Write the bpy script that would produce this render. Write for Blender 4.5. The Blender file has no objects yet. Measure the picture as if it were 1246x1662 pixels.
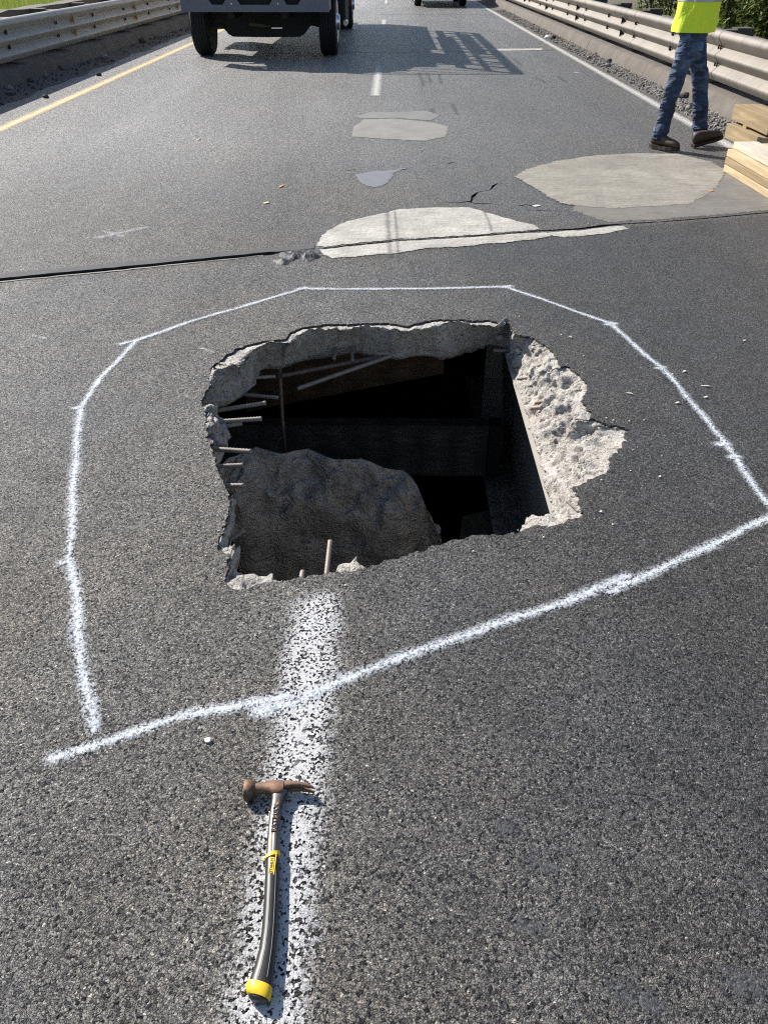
import bpy, bmesh, math, random
from mathutils import Vector, Matrix, noise, Euler
from mathutils.geometry import delaunay_2d_cdt
R = math.radians
random.seed(7)
S = bpy.context.scene
COL = S.collection

# ------------------------------------------------------------------ camera, sky, sun, exposure
FPX, CX, CY = 1248.0, 623.0, 831.0          # focal length and centre in photograph pixels
CAMZ = 1.5
cam_d = bpy.data.cameras.new('camera'); cam = bpy.data.objects.new('camera', cam_d); COL.objects.link(cam)
cam.location = (0, 0, CAMZ); cam.rotation_euler = (R(90 - 35.95), 0, 0.0078)
cam_d.sensor_fit = 'VERTICAL'; cam_d.sensor_height = 36.0; cam_d.lens = 36.0 * FPX / 1662.0
cam_d.clip_start = 0.05; cam_d.clip_end = 2000
S.camera = cam

TO_SUN = Vector((-1.0, 0.92, 1.0)).normalized()
EL = math.asin(TO_SUN.z); AZ = math.atan2(TO_SUN.x, TO_SUN.y)
world = bpy.data.worlds.new('World'); S.world = world; world.use_nodes = True
wn = world.node_tree
sky = wn.nodes.new('ShaderNodeTexSky'); sky.sky_type = 'NISHITA'; sky.sun_disc = False
sky.sun_elevation = EL; sky.sun_rotation = AZ; sky.air_density = 1.0; sky.dust_density = 1.0
wn.nodes['Background'].inputs['Strength'].default_value = 0.08
wn.links.new(sky.outputs[0], wn.nodes['Background'].inputs['Color'])
sl = bpy.data.lights.new('sun', 'SUN'); sl.energy = 4.7; sl.angle = R(0.5); sl.color = (1.0, 0.945, 0.87)
sun = bpy.data.objects.new('sun', sl); COL.objects.link(sun); sun.location = (-20, 20, 30)
sun.rotation_euler = (-TO_SUN).to_track_quat('-Z', 'Y').to_euler()
S.view_settings.view_transform = 'Standard'; S.view_settings.look = 'None'
S.view_settings.exposure = 0.92
S.cycles.use_denoising = False; S.cycles.filter_width = 1.15; S.cycles.sample_clamp_indirect = 3.0; S.view_settings.gamma = 1.0; S.view_settings.use_curve_mapping = False

# ------------------------------------------------------------------ measuring helpers
ROT = cam.rotation_euler.to_matrix()
def ray(px, py):
    return ROT @ Vector(((px - CX) / FPX, -(py - CY) / FPX, -1.0))
def P(px, py, z=0.0):
    d = ray(px, py); t = (z - CAMZ) / d.z
    return Vector((d.x * t, d.y * t, z))
def PY(px, py, Y):
    d = ray(px, py); t = Y / d.y
    return Vector((d.x * t, Y, CAMZ + d.z * t))

# ------------------------------------------------------------------ object helpers
def tag(o, label=None, cat=None, group=None, kind=None):
    if label: o['label'] = label
    if cat: o['category'] = cat
    if group: o['group'] = group
    if kind: o['kind'] = kind
    return o
def thing(name, loc=(0, 0, 0), rz=0.0, label=None, cat=None, group=None, kind=None):
    o = bpy.data.objects.new(name, None); COL.objects.link(o)
    o.location = loc; o.rotation_euler = (0, 0, rz); o.empty_display_size = 0.1
    return tag(o, label, cat, group, kind)
class MB:
    def __init__(s): s.v = []; s.f = []
    def add(s, verts, faces):
        b = len(s.v); s.v += [tuple(v) for v in verts]; s.f += [tuple(i + b for i in f) for f in faces]; return s
    def box(s, lo, hi, M=None):
        x0, y0, z0 = lo; x1, y1, z1 = hi
        vs = [Vector(p) for p in ((x0,y0,z0),(x1,y0,z0),(x1,y1,z0),(x0,y1,z0),(x0,y0,z1),(x1,y0,z1),(x1,y1,z1),(x0,y1,z1))]
        if M: vs = [M @ v for v in vs]
        return s.add(vs, [(0,3,2,1),(4,5,6,7),(0,1,5,4),(1,2,6,5),(2,3,7,6),(3,0,4,7)])
    def loft(s, rings, cap=True):
        n = len(rings[0]); vs = [p for r in rings for p in r]; fs = []
        for i in range(len(rings) - 1):
            for j in range(n):
                a = i * n + j; b = i * n + (j + 1) % n
                fs.append((a, b, b + n, a + n))
        if cap:
            fs.append(tuple(range(n - 1, -1, -1))); fs.append(tuple(range((len(rings) - 1) * n, len(rings) * n)))
        return s.add(vs, fs)
    def tube(s, p0, p1, r0, r1=None, n=10):
        p0 = Vector(p0); p1 = Vector(p1); r1 = r0 if r1 is None else r1
        q = (p1 - p0).to_track_quat('Z', 'Y')
        ring = lambda p, r: [p + q @ Vector((r * math.cos(2 * math.pi * k / n), r * math.sin(2 * math.pi * k / n), 0)) for k in range(n)]
        return s.loft([ring(p0, r0), ring(p1, r1)])
    def lathe(s, prof, M, n=28):        # prof: (radius, axial) pairs, spun round local X
        rings = [[M @ Vector((a, r * math.cos(2 * math.pi * k / n), r * math.sin(2 * math.pi * k / n))) for k in range(n)] for r, a in prof]
        return s.loft(rings, cap=True)
    def bar(s, p0, p1, w, h):
        p0 = Vector(p0); p1 = Vector(p1); q = (p1 - p0).to_track_quat('Z', 'Y'); L = (p1 - p0).length
        M = Matrix.Translation(p0) @ q.to_matrix().to_4x4()
        return s.box((-w/2, -h/2, 0), (w/2, h/2, L), M)
    def build(s, name, m, parent=None, smooth=False, bevel=0.0):
        me = bpy.data.meshes.new(name); me.from_pydata(s.v, [], s.f); me.validate()
        bm = bmesh.new(); bm.from_mesh(me)
        bmesh.ops.recalc_face_normals(bm, faces=bm.faces)
        if bevel:
            bmesh.ops.bevel(bm, geom=[e for e in bm.edges if len(e.link_faces) == 2 and e.calc_face_angle(0) > 0.6], offset=bevel, segments=2, affect='EDGES', profile=0.6)
        bm.to_mesh(me); bm.free()
        return link(name, me, m, parent, smooth)
def link(name, me, m, parent=None, smooth=False):
    if m: me.materials.append(m)
    if smooth:
        me.polygons.foreach_set('use_smooth', [True] * len(me.polygons))
        if smooth != 'all':
            try: me.set_sharp_from_angle(angle=R(40))
            except Exception: pass
    o = bpy.data.objects.new(name, me); COL.objects.link(o)
    if parent: o.parent = parent
    return o
def copy_tree(o, parent=None):
    c = o.copy(); COL.objects.link(c)
    if parent: c.parent = parent
    for ch in list(o.children): copy_tree(ch, c)
    return c
def fbm(p, sc, oct=4): return noise.fractal(Vector(p) * sc, 0.9, 2.1, oct)

# ------------------------------------------------------------------ material helpers
class NT:
    def __init__(s, name):
        s.m = bpy.data.materials.new(name); s.m.use_nodes = True; s.t = s.m.node_tree
        s.b = s.t.nodes['Principled BSDF']; s.out = s.t.nodes['Material Output']
    def n(s, typ, props=None, **ins):
        nd = s.t.nodes.new(typ)
        for k, v in (props or {}).items(): setattr(nd, k, v)
        for k, v in ins.items():
            key = int(k[1:]) if k[0] == 'i' and k[1:].isdigit() else k.replace('_', ' ')
            s.put(nd.inputs[key], v)
        return nd
    def put(s, sock, v):
        if hasattr(v, 'is_output') or isinstance(v, bpy.types.NodeSocket): s.t.links.new(v, sock)
        else: sock.default_value = v
    def math(s, op, a, b=0.0, c=0.0, clamp=False):
        nd = s.n('ShaderNodeMath', {'operation': op, 'use_clamp': clamp}, i0=a, i1=b, i2=c); return nd.outputs[0]
    def mix(s, f, a, b, mode='MIX'):
        nd = s.n('ShaderNodeMix', {'data_type': 'RGBA', 'blend_type': mode})
        s.put(nd.inputs[0], f); s.put(nd.inputs[6], a); s.put(nd.inputs[7], b); return nd.outputs[2]
    def ramp(s, f, stops, interp='LINEAR'):
        nd = s.n('ShaderNodeValToRGB'); s.put(nd.inputs[0], f); e = nd.color_ramp.elements; nd.color_ramp.interpolation = interp
        while len(e) < len(stops): e.new(0.5)
        for el, (p, c) in zip(e, stops):
            el.position = p; el.color = (c, c, c, 1) if isinstance(c, (int, float)) else (*c, 1)
        return nd.outputs[0]
    def smooth(s, v, lo, hi):
        nd = s.n('ShaderNodeMapRange', {'interpolation_type': 'SMOOTHSTEP'}, i0=v, i1=lo, i2=hi, i3=0.0, i4=1.0); return nd.outputs[0]
    def pos(s, scale=None):
        g = s.n('ShaderNodeNewGeometry').outputs['Position']
        if scale:
            g = s.n('ShaderNodeVectorMath', {'operation': 'MULTIPLY'}, i0=g, i1=scale).outputs[0]
        return g
    def obj(s, scale=None):
        g = s.n('ShaderNodeTexCoord').outputs['Object']
        if scale:
            g = s.n('ShaderNodeVectorMath', {'operation': 'MULTIPLY'}, i0=g, i1=scale).outputs[0]
        return g
    def noise(s, vec, scale, detail=4.0, rough=0.55):
        return s.n('ShaderNodeTexNoise', None, Vector=vec, Scale=scale, Detail=detail, Roughness=rough).outputs[0]
    def bump(s, h, strength=0.5, dist=0.01, normal=None):
        nd = s.n('ShaderNodeBump', None, Height=h, Strength=strength, Distance=dist)
        if normal is not None: s.put(nd.inputs['Normal'], normal)
        return nd.outputs[0]
    def set(s, **kw):
        for k, v in kw.items(): s.put(s.b.inputs[k.replace('_', ' ')], v)
        return s
def c3(r, g, b): return (r, g, b, 1)

def simple(name, col, rough=0.6, metal=0.0, var=0.25, nscale=20, bumpd=0.0, spec=None):
    t = NT(name); p = t.obj(); nz = t.noise(p, nscale, 5)
    c = t.mix(nz, (*[x * (1 - var) for x in col], 1), (*[x * (1 + var) for x in col], 1))
    t.set(Base_Color=c, Roughness=rough, Metallic=metal)
    if bumpd: t.set(Normal=t.bump(nz, 0.6, bumpd))
    if spec is not None: t.b.inputs['Specular IOR Level'].default_value = spec
    return t.m

def stones(t, scale=186.0):
    """open graded aggregate: flat angular stones with random tilt, dark pores between; returns height, pore mask, randoms"""
    p = t.pos()
    wob = t.n('ShaderNodeTexNoise', {'noise_dimensions': '2D'}, Vector=p, Scale=150.0, Detail=1.0)
    off = t.n('ShaderNodeVectorMath', {'operation': 'MULTIPLY_ADD'}, i0=wob.outputs['Color'], i1=(0.007, 0.007, 0), i2=p).outputs[0]
    v1 = t.n('ShaderNodeTexVoronoi', {'voronoi_dimensions': '2D', 'feature': 'F1'}, Vector=off, Scale=scale, Randomness=1.0)
    ve = t.n('ShaderNodeTexVoronoi', {'voronoi_dimensions': '2D', 'feature': 'DISTANCE_TO_EDGE'}, Vector=off, Scale=scale, Randomness=1.0)
    sep = t.n('ShaderNodeSeparateColor', None, Color=v1.outputs['Color'])
    rnd, rnd2 = sep.outputs[0], sep.outputs[1]
    loc = t.n('ShaderNodeVectorMath', {'operation': 'SUBTRACT'}, i0=off, i1=v1.outputs['Position']).outputs[0]
    til = t.n('ShaderNodeVectorMath', {'operation': 'MULTIPLY_ADD'}, i0=v1.outputs['Color'], i1=(2.0, 2.0, 0.0), i2=(-1.0, -1.0, 0.0)).outputs[0]
    dot = t.n('ShaderNodeVectorMath', {'operation': 'DOT_PRODUCT'}, i0=loc, i1=til).outputs[1]
    plane = t.math('MULTIPLY', dot, scale * 0.62)
    edge = t.smooth(ve.outputs['Distance'], 0.0, 0.17)
    lvl = t.smooth(sep.outputs[2], 0.02, 0.40)
    clus = t.smooth(t.noise(p, 105.0, 3, 0.65), 0.32, 0.50)
    lvl = t.math('MULTIPLY', lvl, t.math('MULTIPLY_ADD', clus, 0.6, 0.4))
    body = t.math('ADD', t.math('MULTIPLY_ADD', lvl, 0.75, 0.25), plane)
    h = t.math('MULTIPLY', body, t.math('MULTIPLY_ADD', edge, 0.6, 0.4))
    irr = t.math('MULTIPLY', t.noise(p, 210.0, 3, 0.7), 0.5)
    pore = t.smooth(t.math('ADD', t.math('ADD', t.math('MULTIPLY', lvl, 0.62), t.math('MULTIPLY', edge, 0.30)), irr), 0.54, 0.98)
    h = t.math('MULTIPLY_ADD', irr, 0.8, h)
    h = t.math('MULTIPLY_ADD', t.noise(p, 900.0, 2), 0.12, h)
    t.hollow = t.smooth(t.math('ADD', t.math('MULTIPLY', lvl, 0.8), t.math('MULTIPLY', edge, 0.2)), 0.38, 0.85)
    return p, h, pore, rnd2, rnd

def asphalt_colour(t):
    p, h, pore, rnd, rnd3 = stones(t)
    stone = t.ramp(rnd, [(0.0, (0.085, 0.084, 0.082)), (0.40, (0.138, 0.135, 0.130)), (0.80, (0.205, 0.200, 0.190)), (0.94, (0.30, 0.288, 0.266)), (1.0, (0.56, 0.53, 0.47))])
    big = t.noise(p, 0.55, 3); mid = t.noise(p, 5.0, 5)
    # older polished surface towards the left, fresher bitumen on the right-hand lane before the joint
    sx = t.n('ShaderNodeSeparateXYZ', None, Vector=p)
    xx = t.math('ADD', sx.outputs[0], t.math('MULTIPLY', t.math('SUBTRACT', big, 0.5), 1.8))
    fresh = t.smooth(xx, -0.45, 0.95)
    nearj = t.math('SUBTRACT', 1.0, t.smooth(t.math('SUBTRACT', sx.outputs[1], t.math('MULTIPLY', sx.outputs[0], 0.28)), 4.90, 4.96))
    fresh = t.math('MULTIPLY', fresh, t.math('MULTIPLY_ADD', nearj, 0.72, 0.28))  # weaker past the joint, where it deepens the painted glare's dark side
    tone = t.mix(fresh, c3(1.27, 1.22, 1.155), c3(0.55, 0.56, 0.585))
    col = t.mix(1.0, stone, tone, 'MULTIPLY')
    m2 = t.ramp(mid, [(0.25, 0.74), (0.75, 1.22)])
    col = t.mix(1.0, col, m2, 'MULTIPLY')
    # coarser clumps of pale and dark stones: keeps its grain at a distance
    sp1 = t.noise(p, 62.0, 2, 0.7); sp2 = t.noise(p, 26.0, 3, 0.75)
    trk = t.ramp(t.noise(t.pos((1.3, 0.07, 1)), 2.2, 4, 0.6), [(0.3, 0.80), (0.5, 1.0), (0.72, 1.16)]); col = t.mix(1.0, col, trk, 'MULTIPLY')
    tint = t.noise(p, 0.9, 4); col = t.mix(1.0, col, t.mix(t.ramp(tint, [(0.36, 0), (0.62, 1)]), c3(1.06, 1.0, 0.93), c3(0.93, 0.97, 1.05)), 'MULTIPLY')
    far = t.smooth(sx.outputs[1], 4.9, 9.0); grain = t.smooth(sx.outputs[1], 1.6, 5.0)
    col = t.mix(1.0, col, t.mix(grain, c3(1, 1, 1), t.ramp(sp1, [(0.30, 0.55), (0.5, 0.97), (0.70, 1.6)])), 'MULTIPLY')
    far_ = far       # dusty span beyond the joint, sun glare painted into its tone
    dusty_glare = t.mix(1.0, t.mix(t.smooth(sp2, 0.35, 0.65), c3(0.18, 0.176, 0.168), c3(0.44, 0.43, 0.412)), t.ramp(t.noise(t.pos((1.0, 0.16, 1)), 1.5, 4), [(0.3, 0.8), (0.7, 1.15)]), 'MULTIPLY')
    dusty_glare = t.mix(1.0, dusty_glare, t.ramp(sp1, [(0.34, 0.55), (0.5, 1.0), (0.66, 1.6)]), 'MULTIPLY')
    lane = t.ramp(t.smooth(xx, -2.6, 2.2), [(0.0, 1.85), (0.40, 1.25), (1.0, 0.62)])  # painted sun sheen: pale on the left, falling off to the right
    dusty_glare = t.mix(1.0, dusty_glare, lane, 'MULTIPLY')
    col = t.mix(t.math('MULTIPLY', far, 0.6), col, dusty_glare)
    col = t.mix(t.math('MULTIPLY_ADD', far, 0.25, t.math('MULTIPLY', pore, t.math('SUBTRACT', 1.0, t.math('MULTIPLY', far, 0.25)))), c3(0.010, 0.010, 0.011), col)  # pores painted dark: bitumen plus the shade bump relief cannot cast
    rough = t.ramp(rnd3, [(0, 0.34), (1, 0.62)])
    return p, h, pore, col, rough, mid
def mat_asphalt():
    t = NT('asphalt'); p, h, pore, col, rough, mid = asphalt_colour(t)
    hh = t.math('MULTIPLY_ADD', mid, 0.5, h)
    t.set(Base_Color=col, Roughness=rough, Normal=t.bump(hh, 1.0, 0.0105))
    return t.m
def mat_paint(name, col, worn=0.35, gain=1.0, soft=0.5):
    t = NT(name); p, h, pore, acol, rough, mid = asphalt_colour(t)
    at = t.n('ShaderNodeAttribute', {'attribute_name': 'cov'}).outputs['Fac']
    ns = t.noise(p, 260.0, 2); n2 = t.noise(p, 14.0, 4)
    v = t.math('ADD', at, t.math('MULTIPLY', t.math('SUBTRACT', ns, 0.5), 0.9))
    v = t.math('ADD', v, t.math('MULTIPLY', t.math('SUBTRACT', n2, 0.5), 0.5))
    v = t.math('SUBTRACT', v, t.math('MULTIPLY', t.math('SUBTRACT', 1.0, t.hollow), worn))
    a = t.smooth(v, 0.02, soft)
    a = t.math('MULTIPLY', a, gain)
    t.set(Base_Color=t.mix(t.noise(p, 30, 3), (*[x * 0.9 for x in col], 1), (*col, 1)), Roughness=0.6, Alpha=a, Normal=t.bump(h, 0.6, 0.0030))
    return t.m
def mat_concrete(name, a, b, scale=9.0, bd=0.006, dirt=0.0, grooves=None):
    t = NT(name); p = t.pos(); n1 = t.noise(p, scale, 8, 0.62); n2 = t.noise(p, scale * 9, 6, 0.65)
    v = t.n('ShaderNodeTexVoronoi', None, Vector=p, Scale=scale * 6.0)
    c = t.mix(t.ramp(n1, [(0.3, 0), (0.7, 1)]), (*a, 1), (*b, 1))
    c = t.mix(t.math('MULTIPLY', n2, 0.5), c, t.mix(0.5, c, c3(0.16, 0.145, 0.125)))
    h = t.math('ADD', t.math('MULTIPLY', n1, 1.0), t.math('MULTIPLY', n2, 0.5))
    h = t.math('MULTIPLY_ADD', v.outputs['Distance'], 0.35, h)
    if grooves:
        st = t.noise(t.pos(grooves), 6.0, 4, 0.6)
        c = t.mix(t.ramp(st, [(0.40, 0.0), (0.66, 0.42)]), c, (*[x * 0.62 for x in a], 1))
        h = t.math('MULTIPLY_ADD', st, 0.8, h)
    if dirt: c = t.mix(t.math('MULTIPLY', t.smooth(t.noise(p, 1.7, 5), 0.42, 0.7), dirt), c, c3(0.075, 0.062, 0.05))
    t.set(Base_Color=c, Roughness=0.88, Normal=t.bump(h, 0.9, bd))
    return t.m
def mat_wood(name, a, b, axis=(14, 1.0, 14)):
    t = NT(name); p = t.obj(axis); n1 = t.noise(p, 3.0, 6, 0.6); n2 = t.noise(t.obj((axis[0] * 4, axis[1], axis[2] * 4)), 4.0, 4)
    w = t.n('ShaderNodeTexWave', {'wave_type': 'BANDS', 'bands_direction': 'X'}, Vector=p, Scale=1.2, Distortion=5.0, Detail=3.0).outputs[1]
    c = t.mix(w, (*[x * .85 for x in a], 1), (*b, 1)); c = t.mix(t.ramp(n1, [(0.38, 0), (0.7, 0.75)]), c, (*[x * 0.5 for x in a], 1))
    g2 = t.noise(t.obj((axis[0] * .45, axis[1] * .7, axis[2] * .45)), 2.6, 4, .6); c = t.mix(t.ramp(g2, [(.46, 0), (.62, .6)]), c, (*[x * .62 for x in a], 1))
    kn = t.n('ShaderNodeTexVoronoi', None, Vector=t.obj((axis[0] * .16, axis[1] * .9, axis[2] * .16)), Scale=1.6, Randomness=1.0).outputs['Distance']
    c = t.mix(t.ramp(kn, [(0.0, .8), (.11, .6), (.16, 0)]), c, (*[x * .33 for x in a], 1))
    gr = t.noise(t.pos(), 3.0, 5); c = t.mix(t.ramp(gr, [(.5, 0), (.8, .4)]), c, c3(.16, .13, .10))
    t.set(Base_Color=c, Roughness=0.75, Normal=t.bump(n2, 0.4, 0.002)); return t.m
def mat_foliage(name, a, b):
    t = NT(name); g = t.n('ShaderNodeNewGeometry'); r = g.outputs['Random Per Island']
    c = t.mix(r, (*a, 1), (*b, 1))
    t.set(Base_Color=c, Roughness=0.42)
    t.b.inputs['Transmission Weight'].default_value = 0.0
    tr = t.n('ShaderNodeBsdfTranslucent', None, Color=c)
    mx = t.n('ShaderNodeMixShader', None, i0=0.25, i1=t.b.outputs[0], i2=tr.outputs[0])
    t.t.links.new(mx.outputs[0], t.out.inputs[0]); return t.m

M_asphalt = mat_asphalt()
M_bitumen = simple('bitumen', (0.02, 0.02, 0.021), 0.8, 0, 0.4, 60, 0.01)
M_asphedge = simple('asphalt_edge', (0.035, 0.033, 0.031), 0.85, 0, 0.6, 120, 0.006)
M_fill = simple('asphalt_filler', (0.030, 0.031, 0.034), 0.6, 0, 0.5, 60, 0.012)
M_white = mat_paint('spray_paint_white', (0.62, 0.67, 0.73), 0.42, 0.97, 1.15)
M_lane = mat_paint('lane_paint_white', (0.54, 0.545, 0.555), 0.80, 0.95, 0.7)
M_farwhite = mat_paint('lane_paint_far', (0.60, 0.59, 0.55), 0.55, 0.8)
M_yellow = mat_paint('lane_paint_yellow', (0.64, 0.49, 0.25), 0.5, 0.9)
def mat_broken():
    t = NT('broken_concrete'); p = t.pos(); n1 = t.noise(p, 14, 8, .65); n2 = t.noise(p, 120, 5, .65)
    v = t.n('ShaderNodeTexVoronoi', None, Vector=p, Scale=58.0); vs_ = t.n('ShaderNodeSeparateColor', None, Color=v.outputs['Color'])
    c = t.mix(t.ramp(n1, [(.32, 0), (.68, 1)]), c3(.40, .375, .34), c3(.62, .59, .545))
    peb = t.math('MULTIPLY', t.smooth(vs_.outputs[0], .62, .70), t.math('SUBTRACT', 1.0, t.smooth(v.outputs['Distance'], .34, .46)))
    c = t.mix(t.math('MULTIPLY', peb, .8), c, t.ramp(vs_.outputs[1], [(0, (.16, .125, .095)), (.5, (.30, .27, .24)), (1, (.42, .36, .29))]))
    c = t.mix(t.math('MULTIPLY', t.smooth(t.noise(p, 5, 5), .52, .74), .38), c, c3(.27, .225, .18))
    c = t.mix(t.math('MULTIPLY', n2, .45), c, t.mix(.5, c, c3(.16, .145, .125)))
    h = t.math('ADD', t.math('MULTIPLY', n1, 1.0), t.math('MULTIPLY', n2, .6)); h = t.math('MULTIPLY_ADD', peb, .35, h)
    t.set(Base_Color=c, Roughness=.92, Normal=t.bump(h, 1.0, .026)); return t.m
M_broken = mat_broken()
M_chunk = mat_concrete('old_concrete', (0.30, 0.285, 0.27), (0.80, 0.78, 0.75), 8, 0.07)
M_patch = mat_concrete('patch_concrete', (0.32, 0.305, 0.272), (0.52, 0.50, 0.455), 6, 0.008, 0.2, (1.6, 5, 1))
M_patch2 = mat_concrete('brown_patch_concrete', (0.17, 0.157, 0.134), (0.37, 0.345, 0.295), 3.4, 0.008, 0.3, (1.0, 6, 1))
M_patch3 = mat_concrete('grey_patch', (0.11, 0.122, 0.145), (0.15, 0.163, 0.19), 6, 0.002)
M_kerb = mat_concrete('kerb_concrete', (0.062, 0.052, 0.044), (0.125, 0.108, 0.09), 4, 0.012, 0.5)
M_dirt = simple('shoulder_dirt', (0.10, 0.09, 0.08), 0.95, 0, 0.5, 45, 0.03)
M_stone = simple('stone', (0.20, 0.19, 0.175), 0.85, 0, 0.5, 12, 0.01)
M_darkstone = simple('dark_stone', (0.055, 0.05, 0.048), 0.85, 0, 0.5, 12, 0.01)
t = NT('galvanised_rail'); pz = t.pos(); n1 = t.noise(pz, 2.2, 5); n2 = t.noise(t.pos((1, 7, .9)), 2.0, 5, .65); n3 = t.noise(t.pos((1, .6, 12)), 1.5, 4)
c = t.mix(n1, c3(.165, .146, .125), c3(.25, .224, .193)); c = t.mix(t.ramp(n2, [(.45, 0), (.72, .7)]), c, c3(.11, .092, .075)); c = t.mix(t.ramp(n3, [(.5, 0), (.75, .4)]), c, c3(.10, .085, .07))
t.set(Base_Color=c, Roughness=.55, Metallic=.12); M_rail = t.m; M_rail_shade_lift = simple('shade_lifted_rail', (0.34, 0.318, 0.285), .5, .1, .22, 3.0)  # left rail coloured paler to make up for its shade
M_bolt = simple('rusty_bolt', (0.03, 0.024, 0.02), 0.7, 0.3)
M_post = mat_wood('old_timber', (0.06, 0.052, 0.045), (0.12, 0.105, 0.09), (8, 8, 1.5))
M_reflY = simple('amber_reflector', (0.30, 0.19, 0.03), 0.4)
M_black = simple('black_plastic', (0.012, 0.012, 0.013), 0.5)
M_rebar = simple('rebar_steel', (0.25, 0.215, 0.18), 0.65, 0.2, 0.4, 40, 0.001)
M_rust = simple('rusty_rebar', (0.17, 0.13, 0.105), 0.8, 0.1, 0.4, 40)
M_girder = simple('dark_weathered_steel', (0.020, 0.0195, 0.019), 0.75, 0.0, 0.45, 5)
M_web = simple('dusty_web', (0.42, 0.39, 0.345), 0.85, 0.0, 0.3, 4)
M_flange = simple('dusty_flange', (0.36, 0.335, 0.30), 0.8, 0.0, 0.2, 8)
M_beam = mat_wood('dark_timber', (0.09, 0.085, 0.08), (0.16, 0.152, 0.142), (1.2, 10, 14))
M_brown = mat_wood('brown_form_timber', (0.11, 0.068, 0.038), (0.17, 0.11, 0.065), (1.2, 10, 14))
M_pit = simple('pit_dark', (0.010, 0.009, 0.0085), 0.95, 0, 0.5, 4)  # near-black colour stands in for the darkness of the void
M_soil = simple('soil', (0.09, 0.075, 0.05), 0.95, 0, 0.4, 3, 0.05)
M_tyre = simple('tyre_rubber', (0.007, 0.007, 0.0075), 0.8, 0, 0.3, 20)
M_chassis = simple('chassis_black', (0.005, 0.005, 0.005), 0.7)
M_bumper = simple('slate_blue_bumper', (0.115, 0.125, 0.155), 0.38, 0.1, 0.05, 3)
M_truck = simple('truck_white_paint', (0.62, 0.62, 0.62), 0.3, 0, 0.05, 2)
M_chrome = simple('polished_alloy', (0.62, 0.62, 0.64), 0.25, 1.0, 0.1, 6)
M_glass = simple('dark_glass', (0.02, 0.025, 0.03), 0.08)
M_lamp = simple('headlamp', (0.6, 0.62, 0.62), 0.15)
M_red = simple('red_marker', (.10, .018, .015), .4)
M_rack = simple('rack_steel', (0.10, 0.10, 0.105), 0.5, 0.4)
M_pick = simple('pickup_paint', (0.30, 0.32, 0.34), 0.3, 0.2, 0.05, 2)
M_jeans = None
M_ruststeel = None

# ------------------------------------------------------------------ hole outline (asphalt edge, then lip of the broken slab)
U = 'u'
PAIRS = [((326,651),(337,675)),((340,625),(368,655)),((341,597),(399,642)),((363,580),(415,622)),((387,564),(422,602)),((420,555),(432,598)),
 ((464,549),(458,595)),((470,539),(488,586)),((494,531),(512,579)),((524,526),(536,574)),((565,526),(571,570)),((607,524),(607,576)),((637,525),(640,580)),((660,529),(660,579)),
 ((669,527),(675,576)),((704,519),(730,578)),((746,519),(755,566)),((794,520),(794,561)),((829,526),(823,566)),((836,542),(827,580)),((865,548),(830,593)),
 ((898,569),(834,612)),((910,593),(840,630)),((926,596),(845,644)),((948,616),(850,660)),((953,627),(855,675)),((945,648),(861,695)),((961,680),(867,715)),
 ((980,686),(871,728)),((1020,696),(876,745)),((1012,725),(881,765)),((987,744),(884,780)),((991,763),(887,793)),((961,779),(890,805)),((929,790),(892,815)),
 ((939,808),(894,825)),((948,834),(897,838)),((916,848),(890,848)),((858,859),(862,857)),((820,866),U),((778,869),U),((746,874),U),((714,884),U),((680,896),U),
 ((637,908),U),((607,917),U),((575,926),(578,912)),((550,929),(552,922)),((524,930),U),((488,938),U),((437,944),(435,937)),((393,957),(392,934)),((369,954),(384,930)),
 ((365,945),(389,904)),((372,898),(390,886)),((355,895),(371,890)),((355,883),(372,878)),((365,850),(385,830)),((374,812),(386,815)),((366,792),U),((354,761),U),
 ((346,738),U),((338,705),(373,712)),((334,678),(367,682)),((331,668),(346,676))]
ZI = {46: -0.07, 47: -0.07, 50: -0.08, 51: -0.09, 52: -0.10, 53: -0.12, 54: -0.10, 55: -0.05, 56: -0.05, 57: -0.12, 58: -0.12}
outer0 = [P(*o) for o, _ in PAIRS]
ctr = sum(outer0, Vector()) / len(outer0)
inner0 = []
for k, (o, i) in enumerate(PAIRS):
    z = ZI.get(k, -0.2)
    if i == U:
        d = (outer0[k] - ctr).normalized(); q = outer0[k] + d * 0.07; q.z = -0.2; inner0.append(q)
    else: inner0.append(P(i[0], i[1], z))
OUT, INN, PW = [], [], []
nP = len(PAIRS)
for k in range(nP):
    a, b = outer0[k], outer0[(k + 1) % nP]; c, d = inner0[k], inner0[(k + 1) % nP]
    m = max(3, int(max((b - a).length, (d - c).length) / 0.0085))
    for j in range(m):
        t = j / m; p = a.lerp(b, t); q = c.lerp(d, t)
        e = Vector((fbm(p, 28, 4), fbm(p + Vector((5, 5, 0)), 28, 4), 0)) * 0.013 + Vector((noise.noise(p * 70), noise.noise(p * 70 + Vector((9, 3, 1))), 0)) * 0.005
        OUT.append(p + e); PW.append(3.2 if k in (1,2,3,4,5) else 1.7 if k in (0, 6, 61, 62) else 2.7 if k < 18 else 1.15); e2 = Vector((fbm(q, 14, 4), fbm(q + Vector((5, 5, 0)), 14, 4), fbm(q + Vector((1, 7, 3)), 12, 3))) * 0.014
        INN.append(q + e2)
NO = len(OUT)

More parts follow.
